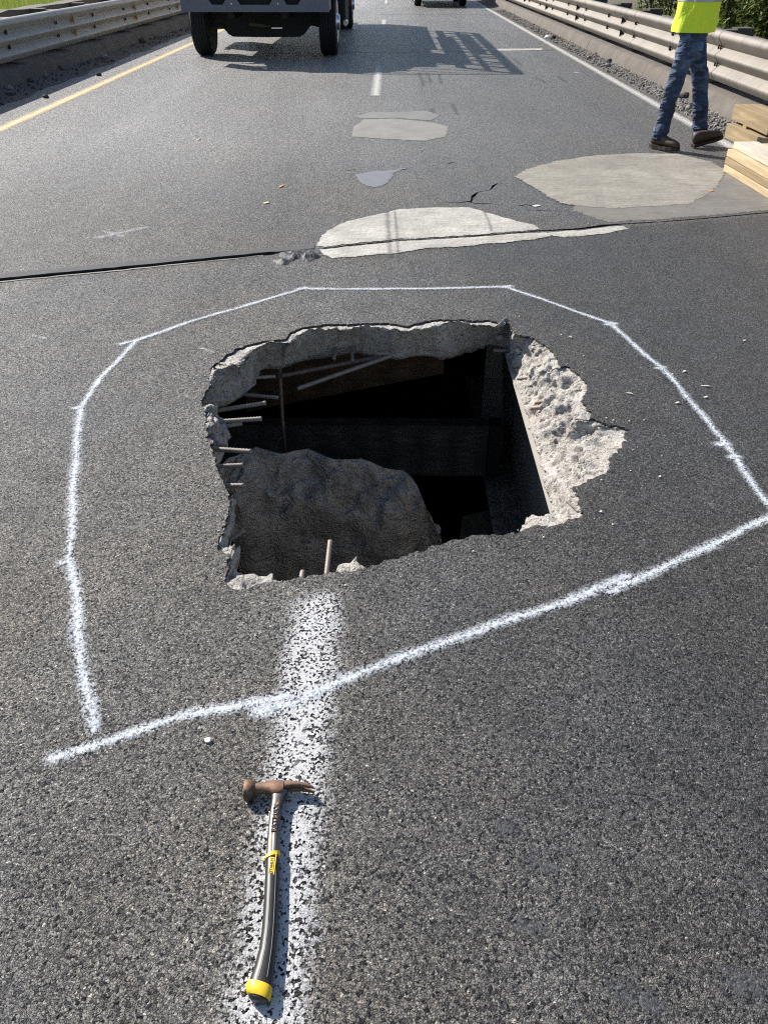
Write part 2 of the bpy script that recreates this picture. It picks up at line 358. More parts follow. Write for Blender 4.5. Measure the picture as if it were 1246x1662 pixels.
# ------------------------------------------------------------------ road surface with the hole, the joint and the cracks cut out
JP = [((-140,469),.05),((0,455),.05),((200,436),.05),((440,411.5),.05),((450,410.5),.02),((525,403.5),.016),((573,398),.022),((638,391.5),.016),((700,388),.012),((760,384),.014),
      ((830,378.7),.014),((876,374.6),.022),((905,373.2),.03),((939,371.5),.035),((980,366),.04),((1013,363.2),.02),((1080,359.6),.016),((1170,352),.022),((1246,345),.02),((1330,337),.02)]
JC = [P(*q) for q, w in JP]
JW = [w for q, w in JP]
def groove(pts, ws, jit=0.0):
    up, dn = [], []
    dense, dw = [], []
    for i in range(len(pts) - 1):
        m = max(1, int((pts[i+1] - pts[i]).length / 0.05))
        for j in range(m):
            dense.append(pts[i].lerp(pts[i+1], j / m)); dw.append(ws[i] + (ws[i+1] - ws[i]) * j / m)
    dense.append(pts[-1]); dw.append(ws[-1])
    for i, p in enumerate(dense):
        a = dense[max(0, i-1)]; b = dense[min(len(dense)-1, i+1)]; t = (b - a).normalized(); nrm = Vector((-t.y, t.x, 0))
        o = nrm * (jit * noise.noise(p * 9)); w = dw[i] * (1 + jit * 40 * noise.noise(p * 23))
        up.append(p + o + nrm * w / 2); dn.append(p + o - nrm * w / 2)
    return dn + up[::-1], dense, dn, up
jit_pts, JD, JDN, JUP = groove(JC, JW, 0.006)
CRACKS = [[(715,328,.004),(742,329,.012),(762,327,.03),(770,330,.02),(800,331,.008)],[(764,327,.012),(768,318,.03),(775,312,.012),(795,308,.008),(801,301,.022),(808,297,.012),(822,299,.004)],
          [(838,333,.004),(846,334,.02),(852,332,.014),(862,334,.022),(868,331,.006)],[(852,341,.003),(878,342,.012),(904,341,.003)],[(722,264,.004),(728,265,.03),(738,263,.008)],
          [(706,257,.003),(724,256,.012),(730,257,.003)],[(560,278,.003),(570,276,.014),(577,275,.003)]]
holes = [[Vector((p.x, p.y)) for p in OUT], [Vector((p.x, p.y)) for p in jit_pts]]
for c in CRACKS:
    pl, _, _, _ = groove([P(a, b) for a, b, w in c], [w for a, b, w in c], 0.004)
    holes.append([Vector((p.x, p.y)) for p in pl])
rect = [Vector(q) for q in ((-5.6, -4), (4.1, -4), (4.1, 90), (-5.6, 90))]
def sheet(name, loops, z, m, parent=None):
    polys = [[Vector((p.x, p.y, 0)) for p in l] for l in loops]
    vc, ed = [], []
    for l in polys:
        b0 = len(vc); n = len(l); vc += [Vector((p.x, p.y)) for p in l]; ed += [(b0 + i, b0 + (i + 1) % n) for i in range(n)]
    ov, oe, of = delaunay_2d_cdt(vc, ed, [], 2 if False else 0, 1e-6)[:3]
    flat = [[(p.x, p.y) for p in l] for l in polys]
    boxes = [(min(p[0] for p in l), max(p[0] for p in l), min(p[1] for p in l), max(p[1] for p in l)) for l in flat]
    def inside(x, y, k):
        bx = boxes[k]
        if x < bx[0] or x > bx[1] or y < bx[2] or y > bx[3]: return False
        l = flat[k]; c = False; j = len(l) - 1
        for i in range(len(l)):
            xi, yi = l[i]; xj, yj = l[j]
            if (yi > y) != (yj > y) and x < (xj - xi) * (y - yi) / (yj - yi) + xi: c = not c
            j = i
        return c
    me = bpy.data.meshes.new(name); fs = []
    for f in of:
        x = sum(ov[i].x for i in f) / len(f); y = sum(ov[i].y for i in f) / len(f)
        if not inside(x, y, 0) or any(inside(x, y, k) for k in range(1, len(flat))): continue
        A, B, C = (Vector((*ov[i], 0)) for i in f[:3])
        fs.append(tuple(f) if (B - A).cross(C - A).z > 0 else tuple(f[::-1]))
    me.from_pydata([(v.x, v.y, z) for v in ov], [], fs); me.validate()
    return link(name, me, m, parent)
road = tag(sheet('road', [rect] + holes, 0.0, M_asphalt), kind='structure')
base = tag(sheet('road_base', [[Vector(q) for q in ((-5.9,-4.2),(4.4,-4.2),(4.4,90.2),(-5.9,90.2))], holes[0]], -0.012, M_bitumen), kind='structure')
mb = MB()
top = [(p.x, p.y, 0.0) for p in OUT]; bot = []
for i, p in enumerate(OUT):
    d = (p - ctr); d.z = 0; d.normalize(); q = p - d * (0.003 + 0.003 * noise.noise(p * 30)); bot.append((q.x, q.y, -0.012))
mid = [((a[0] + b[0]) / 2 + 0.006 * noise.noise(Vector(a) * 80), (a[1] + b[1]) / 2 + 0.006 * noise.noise(Vector(a) * 80 + Vector((4, 4, 4))), -0.006) for a, b in zip(top, bot)]
mb.loft([top, mid, bot], cap=False)
tag(mb.build('asphalt_edge', M_asphedge), kind='structure')
mb = MB()
gv = groove(JC, JW, 0.006)[0]
mb.loft([[(p.x, p.y, 0.0) for p in gv], [(p.x, p.y, -0.0118) for p in gv]], cap=False)
tag(mb.build('expansion_joint', M_black), kind='structure')

# ------------------------------------------------------------------ broken concrete deck round the hole
mb = MB(); NT_ = 40; rings = []
for j in range(NT_ + 1):
    t = j / NT_; r = []
    for i in range(NO):
        o, q = OUT[i], INN[i]; k = 0.85
        out_d = (o - ctr); out_d.z = 0; out_d.normalize()
        pw = PW[i]; p = o.lerp(q, t); span = ((o - q).xy).length
        z0 = -0.010; z = z0 + (q.z - z0) * (t ** pw); p.z = z
        env = math.sin(math.pi * min(1, t * 0.9 + 0.06)) if t < 1 else 0.35
        amp = 0.026 + 0.070 * min(0.35, span)
        f = fbm(p, 13, 6) * 0.8 + 0.5 * (0.5 - abs(noise.noise(p * 21))) + 0.30 * (0.4 - abs(noise.noise(p * 55)))
        cell = noise.voronoi(p * 15)[0][0] - 0.35 + 0.45 * (noise.voronoi(p * 44)[0][0] - 0.35)
        p = p + (-out_d * 0.6 + Vector((0, 0, 0.8))) * env * amp * (f + cell * 1.1)
        bul = 0.062 if q.y > 3.3 and q.x < 0.6 else 0.0
        if bul == 0 and q.x < -0.3: p = p + out_d * env * amp * 0.45
        p = p - out_d * bul * math.sin(math.pi * min(1, t ** 0.6)) * (1 + 0.8 * noise.noise(p * 6))
        if t == 0: p = o.copy(); p.z = -0.0105
        r.append(p)
    rings.append(r)
for w, z in ((0.05, -0.235), (0.30, -0.26), (0.75, -0.30)):
    r = []
    for i in range(NO):
        o, q = OUT[i], INN[i]; d = (q - ctr); d.z = 0; d.normalize(); p = q + d * w; p.z = (min(z, q.z - 0.02) + 0.015 * noise.noise(p * 9)) if q.x < 0.5 else -0.213 - w * .002; r.append(p)
    rings.append(r)
mb.loft(rings, cap=False)
deck = tag(mb.build('bridge_deck', M_broken, smooth='all'), kind='structure')

# ------------------------------------------------------------------ rebar
def rebar(pts, r=0.0085, m=None):
    mbb = MB(); pts = [Vector(p) for p in pts]; rg = []; n = 7
    path = []
    for i in range(len(pts) - 1):
        L = (pts[i+1] - pts[i]).length; k = max(2, int(L / 0.0065))
        path += [pts[i].lerp(pts[i+1], j / k) for j in range(k)]
    path.append(pts[-1])
    for i, p in enumerate(path):
        d = (path[min(i+1, len(path)-1)] - path[max(0, i-1)]).normalized(); q = d.to_track_quat('Z', 'Y')
        rr = 0.98 * r * (1.18 if i % 2 else 0.94)
        rg.append([p + q @ Vector((rr * math.cos(2*math.pi*k/n), rr * math.sin(2*math.pi*k/n), 0)) for k in range(n)])
    mbb.loft(rg); return mbb.build('rebar', m or M_rebar, deck, smooth='all')
def rb(a, b, za=-0.13, zb=-0.13, r=0.0085, m=None, ext=0.0):
    A, B = P(*a, za), P(*b, zb); d = (A - B).normalized(); rebar([A + d * ext, B], r, m)
rb((369,616),(447,611),-.15,-.17, ext=.02); rb((402,641),(451,645.5),-.2,-.19,ext=.05); rb((343,651),(372,648.5),-.07,-.09,ext=.05)
rb((354,666),(432,654),-.15,-.13,.0095,ext=.06); rb((337,685.6),(425,679.7),-.09,-.08,.0095,ext=.06); rb((369,691.5),(393,687.7),-.17,-.17,ext=.1)
rb((349,722.7),(370,722),-.07,-.07,ext=.08); rb((350,729),(408,733),-.065,-.06,.0095,ext=.08); rb((350,757),(395,755),-.065,-.06,ext=.08)
rb((362,788.6),(396,788),-.065,-.06,ext=.08); rb((374,875),(397,860),-.12,-.1,ext=.06)
rb((610,580),(457,610),-.22,-.27,.0105,M_rust,ext=.1); rebar([P(791,532,-.1), P(735,546,-.13), P(691,559,-.165), P(645.5,573.6,-.19), P(482,631,-.28)], .0105)
rebar([P(454,584,-.21), P(456,640,-.36), P(460,700,-.62), P(464.4,761,-.95)], .0095, M_rust)
rb((570,552),(572,586),-.15,-.2,.009); rb((544.6,566),(541.6,583),-.17,-.19,.010)
rb((529.7,932),(535.7,878.6),-.07,-.05,.0075,ext=.06); rb((488,945),(491,927),-.06,-.06,.0075,ext=.03); rb((826,569),(800.5,569),-.18,-.18,.0095,ext=.05)
rb((884,592.5),(863,596),-.075,-.13,ext=.0); rb((861.5,612),(840.6,614.6),-.13,-.17); rb((938.6,643),(868,654),-.062,-.125); rb((929,766),(893.6,778),-.09,-.165)
rb((880,661),(861,663),-.13,-.15,.011); rb((846,593),(833,595),-.16,-.18,.011)

# loose broken lumps on the sunlit slope
mbl = MB(); rr = random.Random(3)
def rock_mesh(mbb, c, r, seed, sx=1, sy=1, sz=0.75, n=8, m=6):
    rg = []
    for i in range(m + 1):
        th = math.pi * i / m; ring = []
        for k in range(n):
            ph = 2 * math.pi * k / n; d = Vector((math.sin(th) * math.cos(ph), math.sin(th) * math.sin(ph), math.cos(th)))
            q = r * (1 + 0.34 * noise.noise(d * 1.6 + Vector((seed, seed * 1.7, 3))) + 0.12 * noise.noise(d * 4 + Vector((seed, 3, 1))))
            ring.append(Vector(c) + Vector((d.x * q * sx, d.y * q * sy, d.z * q * sz)))
        rg.append(ring)
    mbb.loft(rg)
for k in range(170):
    i = rr.randrange(NO); 
    if OUT[i].x < 0.55 or OUT[i].y < 2.1: continue
    t = rr.uniform(0.15, 0.95); p = OUT[i].lerp(INN[i], t); z = -0.05 + (INN[i].z + 0.05) * t
    rock_mesh(mbl, (p.x, p.y, z + 0.006), rr.choice([.008, .011, .014, .02, .028]), k * 1.3, n=7, m=5)
rub = mbl.build('rubble', M_broken, deck); rub['kind'] = 'stuff'

# ------------------------------------------------------------------ the void under the deck: closed dark box added to keep it black
def boxthing(name, lo, hi, m, kind='structure', bevel=0.0):
    return tag(MB().box(lo, hi).build(name, m, bevel=bevel), kind=kind)
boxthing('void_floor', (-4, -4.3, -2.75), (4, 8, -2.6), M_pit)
boxthing('void_shade_wall', (-4.2, 7.2, -2.6), (4.2, 7.5, -0.31), M_pit)
boxthing('void_shade_wall', (-4.2, -1.7, -2.6), (4.2, -1.5, -0.95), M_pit)  # unseen near wall added to limit daylight reaching into the hole
boxthing('side_shade_wall', (-4.2, -1.5, -2.6), (-4.0, 7.2, -0.31), M_pit)  # side walls added to shut daylight out from under the deck
boxthing('side_shade_wall', (4.0, -1.5, -2.6), (4.2, 7.2, -0.31), M_pit)
# steel girder on the right of the opening
g = thing('bridge_girder', (0.64, 3.0, -0.22), 0, 'dark steel bridge girder along the right side of the road hole under the broken ledge', 'girder')
def gpart(name, mbb, m): o = mbb.build(name, m, g); o.matrix_parent_inverse = Matrix.Translation((-0.64, -3.0, 0.22)); return o
gx = P(862, 700, -0.2).x - 0.004
gpart('top_flange', MB().box((gx - 0.006, -1.0, -0.232), (gx + 0.62, 6.5, -0.216)), M_flange)
gpart('web', MB().loft([[(x, -1.0, z), (x + 0.025, -1.0, z), (x + 0.025, 6.5, z), (x, 6.5, z)] for x, z in ((gx + .15, -.234), (gx + .29, -1.648))]), M_web)
gpart('bottom_flange', MB().box((gx + 0.085, -1.0, -1.685), (gx + 0.54, 6.5, -1.65)), M_web)
for yy in (0.2, 5.35): gpart('stiffener', MB().box((gx + 0.10, yy, -1.648), (gx + 0.298, yy + .015, -0.234)), M_web)
mbd = MB(); rr = random.Random(9)
for k in range(520):
    y = rr.uniform(2.0, 5.2); rock_mesh(mbd, (gx + 0.10 + 0.19 * rr.random() ** .7, y, -1.645), rr.choice([.006, .009, .012, .02, .028]), k * .7, n=6, m=4)
o = gpart('flange_rubble', mbd, M_stone); o['kind'] = 'stuff'
# cross beam deep in the hole
ca, cb = P(452, 690, -1.05), P(813, 680, -1.05)
t_ = thing('cross_beam', (0, ca.y, -1.2), 0, 'dark timber cross beam spanning deep inside the hole below the rebar', 'beam')
hh = 0.40
o = MB().box((-2.4, ca.y, -1.05 - hh), (cb.x - 0.09, ca.y + 0.1, -1.05)).build('plank', M_beam, t_); o.matrix_parent_inverse = Matrix.Translation((0, -ca.y, 1.2))
o = MB().box((cb.x - 0.085, ca.y - 0.02, -1.06 - hh), (cb.x, ca.y + 0.1, -1.045)).build('end_plate', M_girder, t_); o.matrix_parent_inverse = Matrix.Translation((0, -ca.y, 1.2))
# brown form board under the far lip
fa, fb = P(420, 655, -0.75), P(700, 598, -0.62)
fy = PY(560, 600, 4.6)
t_ = thing('form_board', (0, 4.6, -0.5), 0, 'brown timber form board in the dark below the far lip of the hole', 'board')
bl, br, tl, tr = PY(400, 668, 4.65), PY(720, 606, 4.65), PY(400, 560, 4.65), PY(720, 545, 4.65)
o = MB().loft([[bl, bl + Vector((0, .05, 0)), tl + Vector((0, .05, 0)), tl], [br, br + Vector((0, .05, 0)), tr + Vector((0, .05, 0)), tr]]).build('board', M_brown, t_)
o.matrix_parent_inverse = Matrix.Translation((0, -4.6, .5))
# tan panel deep at the right
pa = [P(750,838,-1.75), P(801,826,-1.75), P(808,868,-1.75), P(745,880,-1.75)]
o = MB().loft([pa, [p + Vector((0, 0, -.04)) for p in pa]]).build('plywood_panel', mat_wood('tan_ply', (0.20, 0.18, 0.13), (0.26, 0.235, 0.175), (3, 3, 3)))
tag(o, 'small tan plywood panel lying deep in the hole beside the girder rubble', 'panel')

# fallen slab
rim = [((352, 764), -0.50), ((360, 752), -0.50), ((372, 742), -0.5), ((395, 735), -0.53), ((416, 727), -0.56), ((440, 733), -0.59), ((458, 737), -0.6), ((478, 731), -0.62), ((500, 729), -0.64), ((520, 738), -0.66), ((536, 746), -0.67), ((562, 747), -0.68), ((586, 745), -0.69), ((606, 751), -0.7), ((625, 758), -0.71), ((642, 762), -0.73), ((655, 764), -0.75), ((668, 776), -0.78), ((676, 787), -0.8), ((684, 806), -0.85), ((692, 826), -0.92), ((698, 842), -1.0), ((707, 858), -1.06), ((714, 872), -1.12)]
cols = []
for k in range(len(rim) - 1):
    (a, za), (b, zb) = rim[k], rim[k + 1]
    for j in range(5): 
        t = j / 5; cols.append(P(a[0] + (b[0]-a[0])*t, a[1] + (b[1]-a[1])*t, za + (zb-za)*t))
mbc = MB(); NR = 64; rg = []
FC = [(0, (362, 815)), (.2, (425, 822)), (.4, (500, 828)), (.6, (575, 838)), (.8, (650, 868)), (1, (716, 894))]
tops = cols
for i in range(NR + 1):
    t = i / NR; r = []
    for k, p in enumerate(tops):
        u = k / (len(tops) - 1)
        for (u0, a0), (u1, a1) in zip(FC[:-1], FC[1:]):
            if u0 <= u <= u1: w = (u - u0) / (u1 - u0); f = P(a0[0] + (a1[0] - a0[0]) * w, a0[1] + (a1[1] - a0[1]) * w, p.z - .30)
        if t < .72:
            v = t / .72; q = p.lerp(f, v); q.z += .05 * math.sin(math.pi * v)
        else:
            v = (t - .72) / .28; q = f + Vector((0, .26 * v, -1.15 * v))
        s_ = fbm(q, 4.5, 7) * 0.11 + (noise.voronoi(q * 6)[0][0] - .35) * 0.11 + (noise.voronoi(q * 19)[0][0] - .35) * 0.035
        q = q + Vector((0, -0.45, 0.85)) * s_ * (0.15 + 0.85 * min(1, t * 7))
        r.append(q)
    rg.append(r)
n_ = len(tops); vs = [p for r in rg for p in r]; fs = [(i*n_+k, i*n_+k+1, (i+1)*n_+k+1, (i+1)*n_+k) for i in range(NR) for k in range(n_-1)]
back = [[p + Vector((0, 0.10, -0.10)) for p in rg[0]], [p + Vector((0, 0.1, -0.5)) for p in rg[0]]]
b0 = len(vs); vs += [p for r in back for p in r]
for k in range(n_-1):
    fs.append((k + 1, k, b0 + k, b0 + k + 1)); fs.append((b0 + k + 1, b0 + k, b0 + n_ + k, b0 + n_ + k + 1))
mbc.add(vs, fs)
tag(mbc.build('fallen_slab', M_chunk, smooth='all'), 'large broken grey concrete slab fallen inside the hole, fading into darkness', 'concrete slab')

# ------------------------------------------------------------------ patches and joint headers
def ragged(pts, step=0.02, amp=0.012, z=0.0):
    out = []
    for i in range(len(pts)):
        a, b = pts[i], pts[(i + 1) % len(pts)]; m = max(1, int((b - a).length / step))
        for j in range(m):
            p = a.lerp(b, j / m); p = p + Vector((fbm(p, 9, 4), fbm(p + Vector((3, 8, 0)), 9, 4), 0)) * amp; out.append(p)
    return out
def feathered(m):
    """edge alpha from the attribute cov (0 on the outline, 1 a few cm inside), broken up with noise"""
    nt = m.node_tree
    if nt.nodes.get('cov'): return m
    at = nt.nodes.new('ShaderNodeAttribute'); at.attribute_name = 'cov'; at.name = 'cov'
    g = nt.nodes.new('ShaderNodeNewGeometry'); nz = nt.nodes.new('ShaderNodeTexNoise'); nz.inputs['Scale'].default_value = 34; nz.inputs['Detail'].default_value = 5; nz.inputs['Roughness'].default_value = .7
    nt.links.new(g.outputs['Position'], nz.inputs['Vector'])
    ad = nt.nodes.new('ShaderNodeMath'); ad.operation = 'MULTIPLY_ADD'; ad.inputs[1].default_value = 1.5; nt.links.new(nz.outputs[0], ad.inputs[0]); nt.links.new(at.outputs['Fac'], ad.inputs[2])
    mr = nt.nodes.new('ShaderNodeMapRange'); mr.interpolation_type = 'SMOOTHSTEP'; mr.inputs[1].default_value = .78; mr.inputs[2].default_value = 1.0; nt.links.new(ad.outputs[0], mr.inputs[0])
    nt.links.new(mr.outputs[0], nt.nodes['Principled BSDF'].inputs['Alpha']); return m
def slab(name, px, m, z=0.004, amp=0.012, step=0.02, inset=0.03):
    loop = ragged([P(*q) for q in px], step, amp); n = len(loop)
    area = sum(loop[i].x * loop[(i+1) % n].y - loop[(i+1) % n].x * loop[i].y for i in range(n)); sg = 1 if area > 0 else -1
    inn = []
    for i in range(n):
        t = (loop[(i+4) % n] - loop[i-4]).normalized(); inn.append(loop[i] + Vector((-t.y, t.x, 0)) * sg * inset)
    o = sheet(name, [[Vector((p.x, p.y)) for p in inn]], z, feathered(m))
    me = o.data; bm = bmesh.new(); bm.from_mesh(me); lay = bm.verts.layers.float.new('cov')
    for v in bm.verts: v[lay] = 1.0
    A = [bm.verts.new((p.x, p.y, z - .002)) for p in loop]; B = [bm.verts.new((p.x, p.y, z)) for p in inn]
    for v in B: v[lay] = 1.0
    for i in range(n):
        f = bm.faces.new((A[i], A[(i+1) % n], B[(i+1) % n], B[i]))
        if f.normal.z < 0: f.normal_flip()
    bm.normal_update()
    for f in bm.faces:
        if f.normal.z < 0: f.normal_flip()
    bm.to_mesh(me); bm.free()
    return tag(o, kind='structure')
slab('concrete_patch', [(513,399),(517,389),(530,376),(560,360),(604,350),(648,340),(700,337),(762,337),(800,348),(838,359),(868,366),(877,373),(830,377.2),(760,382.4),(700,386.4),(638,389.8),(573,396.2),(528,402)], M_patch, .005, .012)
slab('concrete_patch', [(518,406),(573,400),(638,393.2),(700,389.6),(760,385.6),(830,380.2),(884,377.5),(899,383),(870,389),(800,396),(740,402),(690,404),(640,412),(580,417),(540,420),(523,414)], M_patch, .005, .014)
slab('concrete_patch', [(886,379),(905,376),(940,374.5),(982,369),(1012,366.5),(1020,372),(985,379),(950,383),(918,386),(899,384)], M_patch, .004, .012)
slab('concrete_patch', [(833,287),(852,275),(900,262),(960,253),(1030,249),(1100,250),(1155,263),(1180,278),(1160,310),(1120,332),(1060,336),(990,340),(925,334),(905,330),(880,315),(855,300)], M_patch2, .006, .014, .02, .07)
slab('asphalt_patch', [(1181,272),(1260,290),(1300,312),(1300,337),(1246,342),(1170,349),(1080,356.5),(1013,360),(985,362),(960,354),(925,342),(930,330),(990,330),(1062,325),(1122,318),(1160,296)], mat_concrete('grey_brown_patch', (0.115, 0.108, 0.098), (0.20, 0.187, 0.165), 4, .004, .2, (1, 12, 1)), .003, .014, .02, .08)
slab('concrete_patch', [(569,222),(574,206),(590,194),(640,193),(700,199),(728,205),(724,222),(690,229),(640,227)], mat_concrete('worn_patch', (0.165, 0.16, 0.15), (0.25, 0.243, 0.226), 3, .003, 0, (1, 7, 1)), .004, .012)
slab('asphalt_patch', [(574,190),(600,182),(650,182),(690,180),(716,187),(700,196),(640,192),(590,193)], mat_concrete('dark_patch', (0.13, 0.13, 0.13), (0.21, 0.21, 0.205), 3, .004, 0, (1, 6, 1)), .004, .012)
slab('asphalt_patch', [(575,284),(600,279),(640,276),(663,272),(640,281),(634,293),(622,302),(605,305),(585,298)], M_patch3, .004, .01)
dn = [(JDN[i] + Vector((0, -0.003, 0))) for i in range(len(JD)) if JD[i].x < P(440, 411).x]
hd = [p + Vector((0.004 * 0, -0.012 - 0.012 * noise.noise(p * 5), 0)) for p in dn]
tag(sheet('joint_header', [[Vector((p.x, p.y)) for p in hd + dn[::-1]]], 0.004, mat_concrete('joint_header', (0.24, 0.215, 0.185), (0.33, 0.30, 0.26), 6, .003)), kind='structure')
up = [(JUP[i] + Vector((0, 0.003, 0))) for i in range(len(JD)) if JD[i].x < P(520, 404).x]
hu = [p + Vector((0, 0.085 + 0.012 * noise.noise(p * 5), 0)) for p in up]
tag(sheet('joint_header', [[Vector((p.x, p.y)) for p in up + hu[::-1]]], 0.004, mat_concrete('joint_seal', (0.032, 0.034, 0.04), (0.055, 0.058, 0.066), 8, .003)), kind='structure')
# lumpy asphalt plug at the end of the steel joint
mbp = MB(); NX, NY = 60, 22; A, B = P(438, 424), P(528, 413); vs = []
for j in range(NY + 1):
    for i in range(NX + 1):
        u, v = i / NX, j / NY; p = A.lerp(B, u) + Vector((0, (v - .42) * 0.34, 0)); e = max(0, 1 - abs(2*u-1)**4) * max(0, 1 - abs(2*v-1)**3)
        e *= 0.7 + 0.6 * noise.noise(p * 9); vs.append((p.x, p.y, -0.01 + e * (0.026 + 0.020 * fbm(p, 16, 4))))
mbp.add(vs, [(j*(NX+1)+i, j*(NX+1)+i+1, (j+1)*(NX+1)+i+1, (j+1)*(NX+1)+i) for j in range(NY) for i in range(NX)])
tag(mbp.build('asphalt_plug', M_fill, smooth='all'), 'lumpy dark asphalt plug at the end of the steel joint beside the pale patch', 'asphalt lump')
M_tar = mat_paint('tar_smear', (0.075, 0.082, 0.095), 0.5, 0.6, 1.1); M_skid = mat_paint('skid_mark', (0.03, 0.03, 0.032), 0.4, 0.42, 1.2); M_scuff = mat_paint('white_scuff', (0.6, 0.62, 0.66), 0.9, 0.55, 1.2)
# far joints
for (a, b, w) in (((250,90),(905,81.5),.03),((612,24),(805,24.2),.04)):
    A, B = P(*a), P(*b); d = (B - A).normalized(); nn = Vector((-d.y, d.x, 0)) * w
    tag(sheet('expansion_joint', [[Vector((p.x, p.y)) for p in (A, B, B + nn, A + nn)]], 0.003, M_black), kind='structure')
A, B = P(797, 81.5), P(880, 80); 
slab('concrete_patch', [(797,83),(880,81.6),(880,78.6),(798,79.4)], M_patch, .004, .01)

# ------------------------------------------------------------------ painted lines
def paint(name, pts, hws, m, z=0.0025, closed_end=True):
    """strip sheet along pts with coverage attribute: 1 on the axis, 0 at half width, negative beyond"""
    pts = [Vector(p) for p in pts]; dense, dw = [], []
    for i in range(len(pts) - 1):
        L = (pts[i+1] - pts[i]).length; k = max(1, int(L / 0.03))
        for j in range(k): dense.append(pts[i].lerp(pts[i+1], j/k)); dw.append(hws[i] + (hws[i+1] - hws[i]) * j/k)
    dense.append(pts[-1]); dw.append(hws[-1])
    if name == 'spray_paint_line':
        dense = [p + Vector((noise.noise(p * 5), noise.noise(p * 5 + Vector((7, 1, 0))), 0)) * .010 for p in dense]; dw = [w * (1 + .35 * noise.noise(p * 6.5)) for p, w in zip(dense, dw)]
    e0 = (dense[0] - dense[1]).normalized(); e1 = (dense[-1] - dense[-2]).normalized()
    row = [(dense[0] + e0 * dw[0] * 1.6, dw[0], -0.6), (dense[0] + e0 * dw[0] * 0.8, dw[0], 0.2)] + [(p, w, 1.0) for p, w in zip(dense, dw)] + [(dense[-1] + e1 * dw[-1] * 0.8, dw[-1], 0.2), (dense[-1] + e1 * dw[-1] * 1.6, dw[-1], -0.6)]
    vs, fs, cov = [], [], []; cl = (-1.7, -1.0, -0.5, 0, 0.5, 1.0, 1.7)
    for i, (p, w, e) in enumerate(row):
        a = row[max(0, i-1)][0]; b = row[min(len(row)-1, i+1)][0]; t = (b - a).normalized(); nn = Vector((-t.y, t.x, 0))
        for c in cl:
            q = p + nn * c * w; vs.append((q.x, q.y, z)); cov.append(min(1 - abs(c), e))
    n = len(cl)
    for i in range(len(row) - 1):
        for k in range(n - 1): fs.append((i*n+k, i*n+k+1, (i+1)*n+k+1, (i+1)*n+k))
    me = bpy.data.meshes.new(name); me.from_pydata(vs, [], [f[::-1] for f in fs])
    at = me.attributes.new('cov', 'FLOAT', 'POINT'); at.data.foreach_set('value', cov)
    o = link(name, me, m); return tag(o, kind='structure')
def spray(px, w, z=0.0025): return paint('spray_paint_line', [P(*q) for q in px], [w if isinstance(w, (int, float)) else w[min(i, len(w)-1)] for i, q in enumerate(px)], M_white, z)
spray([(150,1183),(136,1110),(127,1020),(117,930),(112,905),(116,860),(118,800),(124,730),(131,662)], .030)
spray([(131,662),(150,632),(180,598),(222,553)], .026, .003); spray([(196,560),(222,553),(300,526),(400,496),(490,469)], .026, .0027)
spray([(490,469),(560,470),(700,469),(822,466)], .027, .0032); spray([(822,466),(880,486),(940,508),(988,525)], .025, .0022); spray([(988,525),(1030,562),(1072,597),(1120,650),(1170,716),(1200,756),(1246,818),(1262,835)], .027, .0034)
spray([(1290,822),(1230,848),(1150,888),(1060,930),(988,962)], .028, .0029); spray([(1016,935),(940,966),(850,1000),(740,1036),(640,1072),(560,1102),(480,1138),(415,1156)], .032, .0036)
spray([(470,1128),(400,1140),(300,1165),(220,1188),(150,1210),(92,1228)], .030, .0024)
for (x, y, w) in ((106,914,.03),(125,663,.024),(490,469,.03),(822,466,.028),(988,527,.028),(1070,598,.026),(1168,722,.028),(1188,742,.024),(1012,948,.03),(425,1150,.034)):
    spray([(x - 6, y + 1), (x + 6, y - 1)], w, .004)
lx = lambda y: -0.205
paint('lane_stripe', [(-0.215, -1.4, 0), (-0.21, 0.5, 0), (-0.205, 1.595, 0)], [.103] * 3, M_lane, .0018)
for y0, y1 in ((11.4, 14.6), (22.6, 25.8), (34.6, 37.8), (46.8, 49.8)):
    paint('lane_stripe', [(-0.2, y0, 0), (-0.2, y1, 0)], [.085] * 2, M_farwhite, .003)
paint('edge_line', [(-4.12, -3, 0), (-4.13, 10, 0), (-4.14, 88, 0)], [.11] * 3, M_yellow, .003)
paint('edge_line', [(3.27, -3, 0), (3.27, 10, 0), (3.25, 88, 0)], [.09] * 3, M_farwhite, .003)

def mark(name, px, w, m, z): return paint(name, [P(*q) for q in px], [w] * len(px), m, z)
mark('tar_smear', [(1190,1600),(1225,1598)], .05, M_tar, .0021); mark('tar_smear', [(815,1345),(832,1340)], .035, M_tar, .0021); mark('tar_smear', [(860,1400),(900,1410)], .03, M_tar, .0021); mark('tar_smear', [(1000,1610),(1060,1630)], .04, M_tar, .0021); mark('tar_smear', [(840,1500),(870,1505)], .03, M_tar, .0021)
mark('skid_mark', [(628,342),(630,372),(633,418)], .03, M_skid, .0062); mark('skid_mark', [(640,342),(643,372),(646,418)], .02, M_skid, .0062); mark('skid_mark', [(785,344),(792,358),(797,376)], .02, M_skid, .0062)
for q in ([(680,118),(687,140)], [(693,118),(699,134)], [(712,120),(716,136)], [(733,168),(742,186)], [(868,126),(885,134)], [(905,124),(918,133)], [(832,95),(846,106)], [(700,176),(706,190)]): mark('skid_mark', q, .05, M_skid, .0021)
mark('white_scuff', [(160,386),(235,370)], .05, M_scuff, .0021); mark('white_scuff', [(170,376),(200,384)], .04, M_scuff, .0022); mark('white_scuff', [(55,545),(75,550)], .02, M_scuff, .0021); mark('white_scuff', [(325,565),(345,572)], .02, M_scuff, .0021)
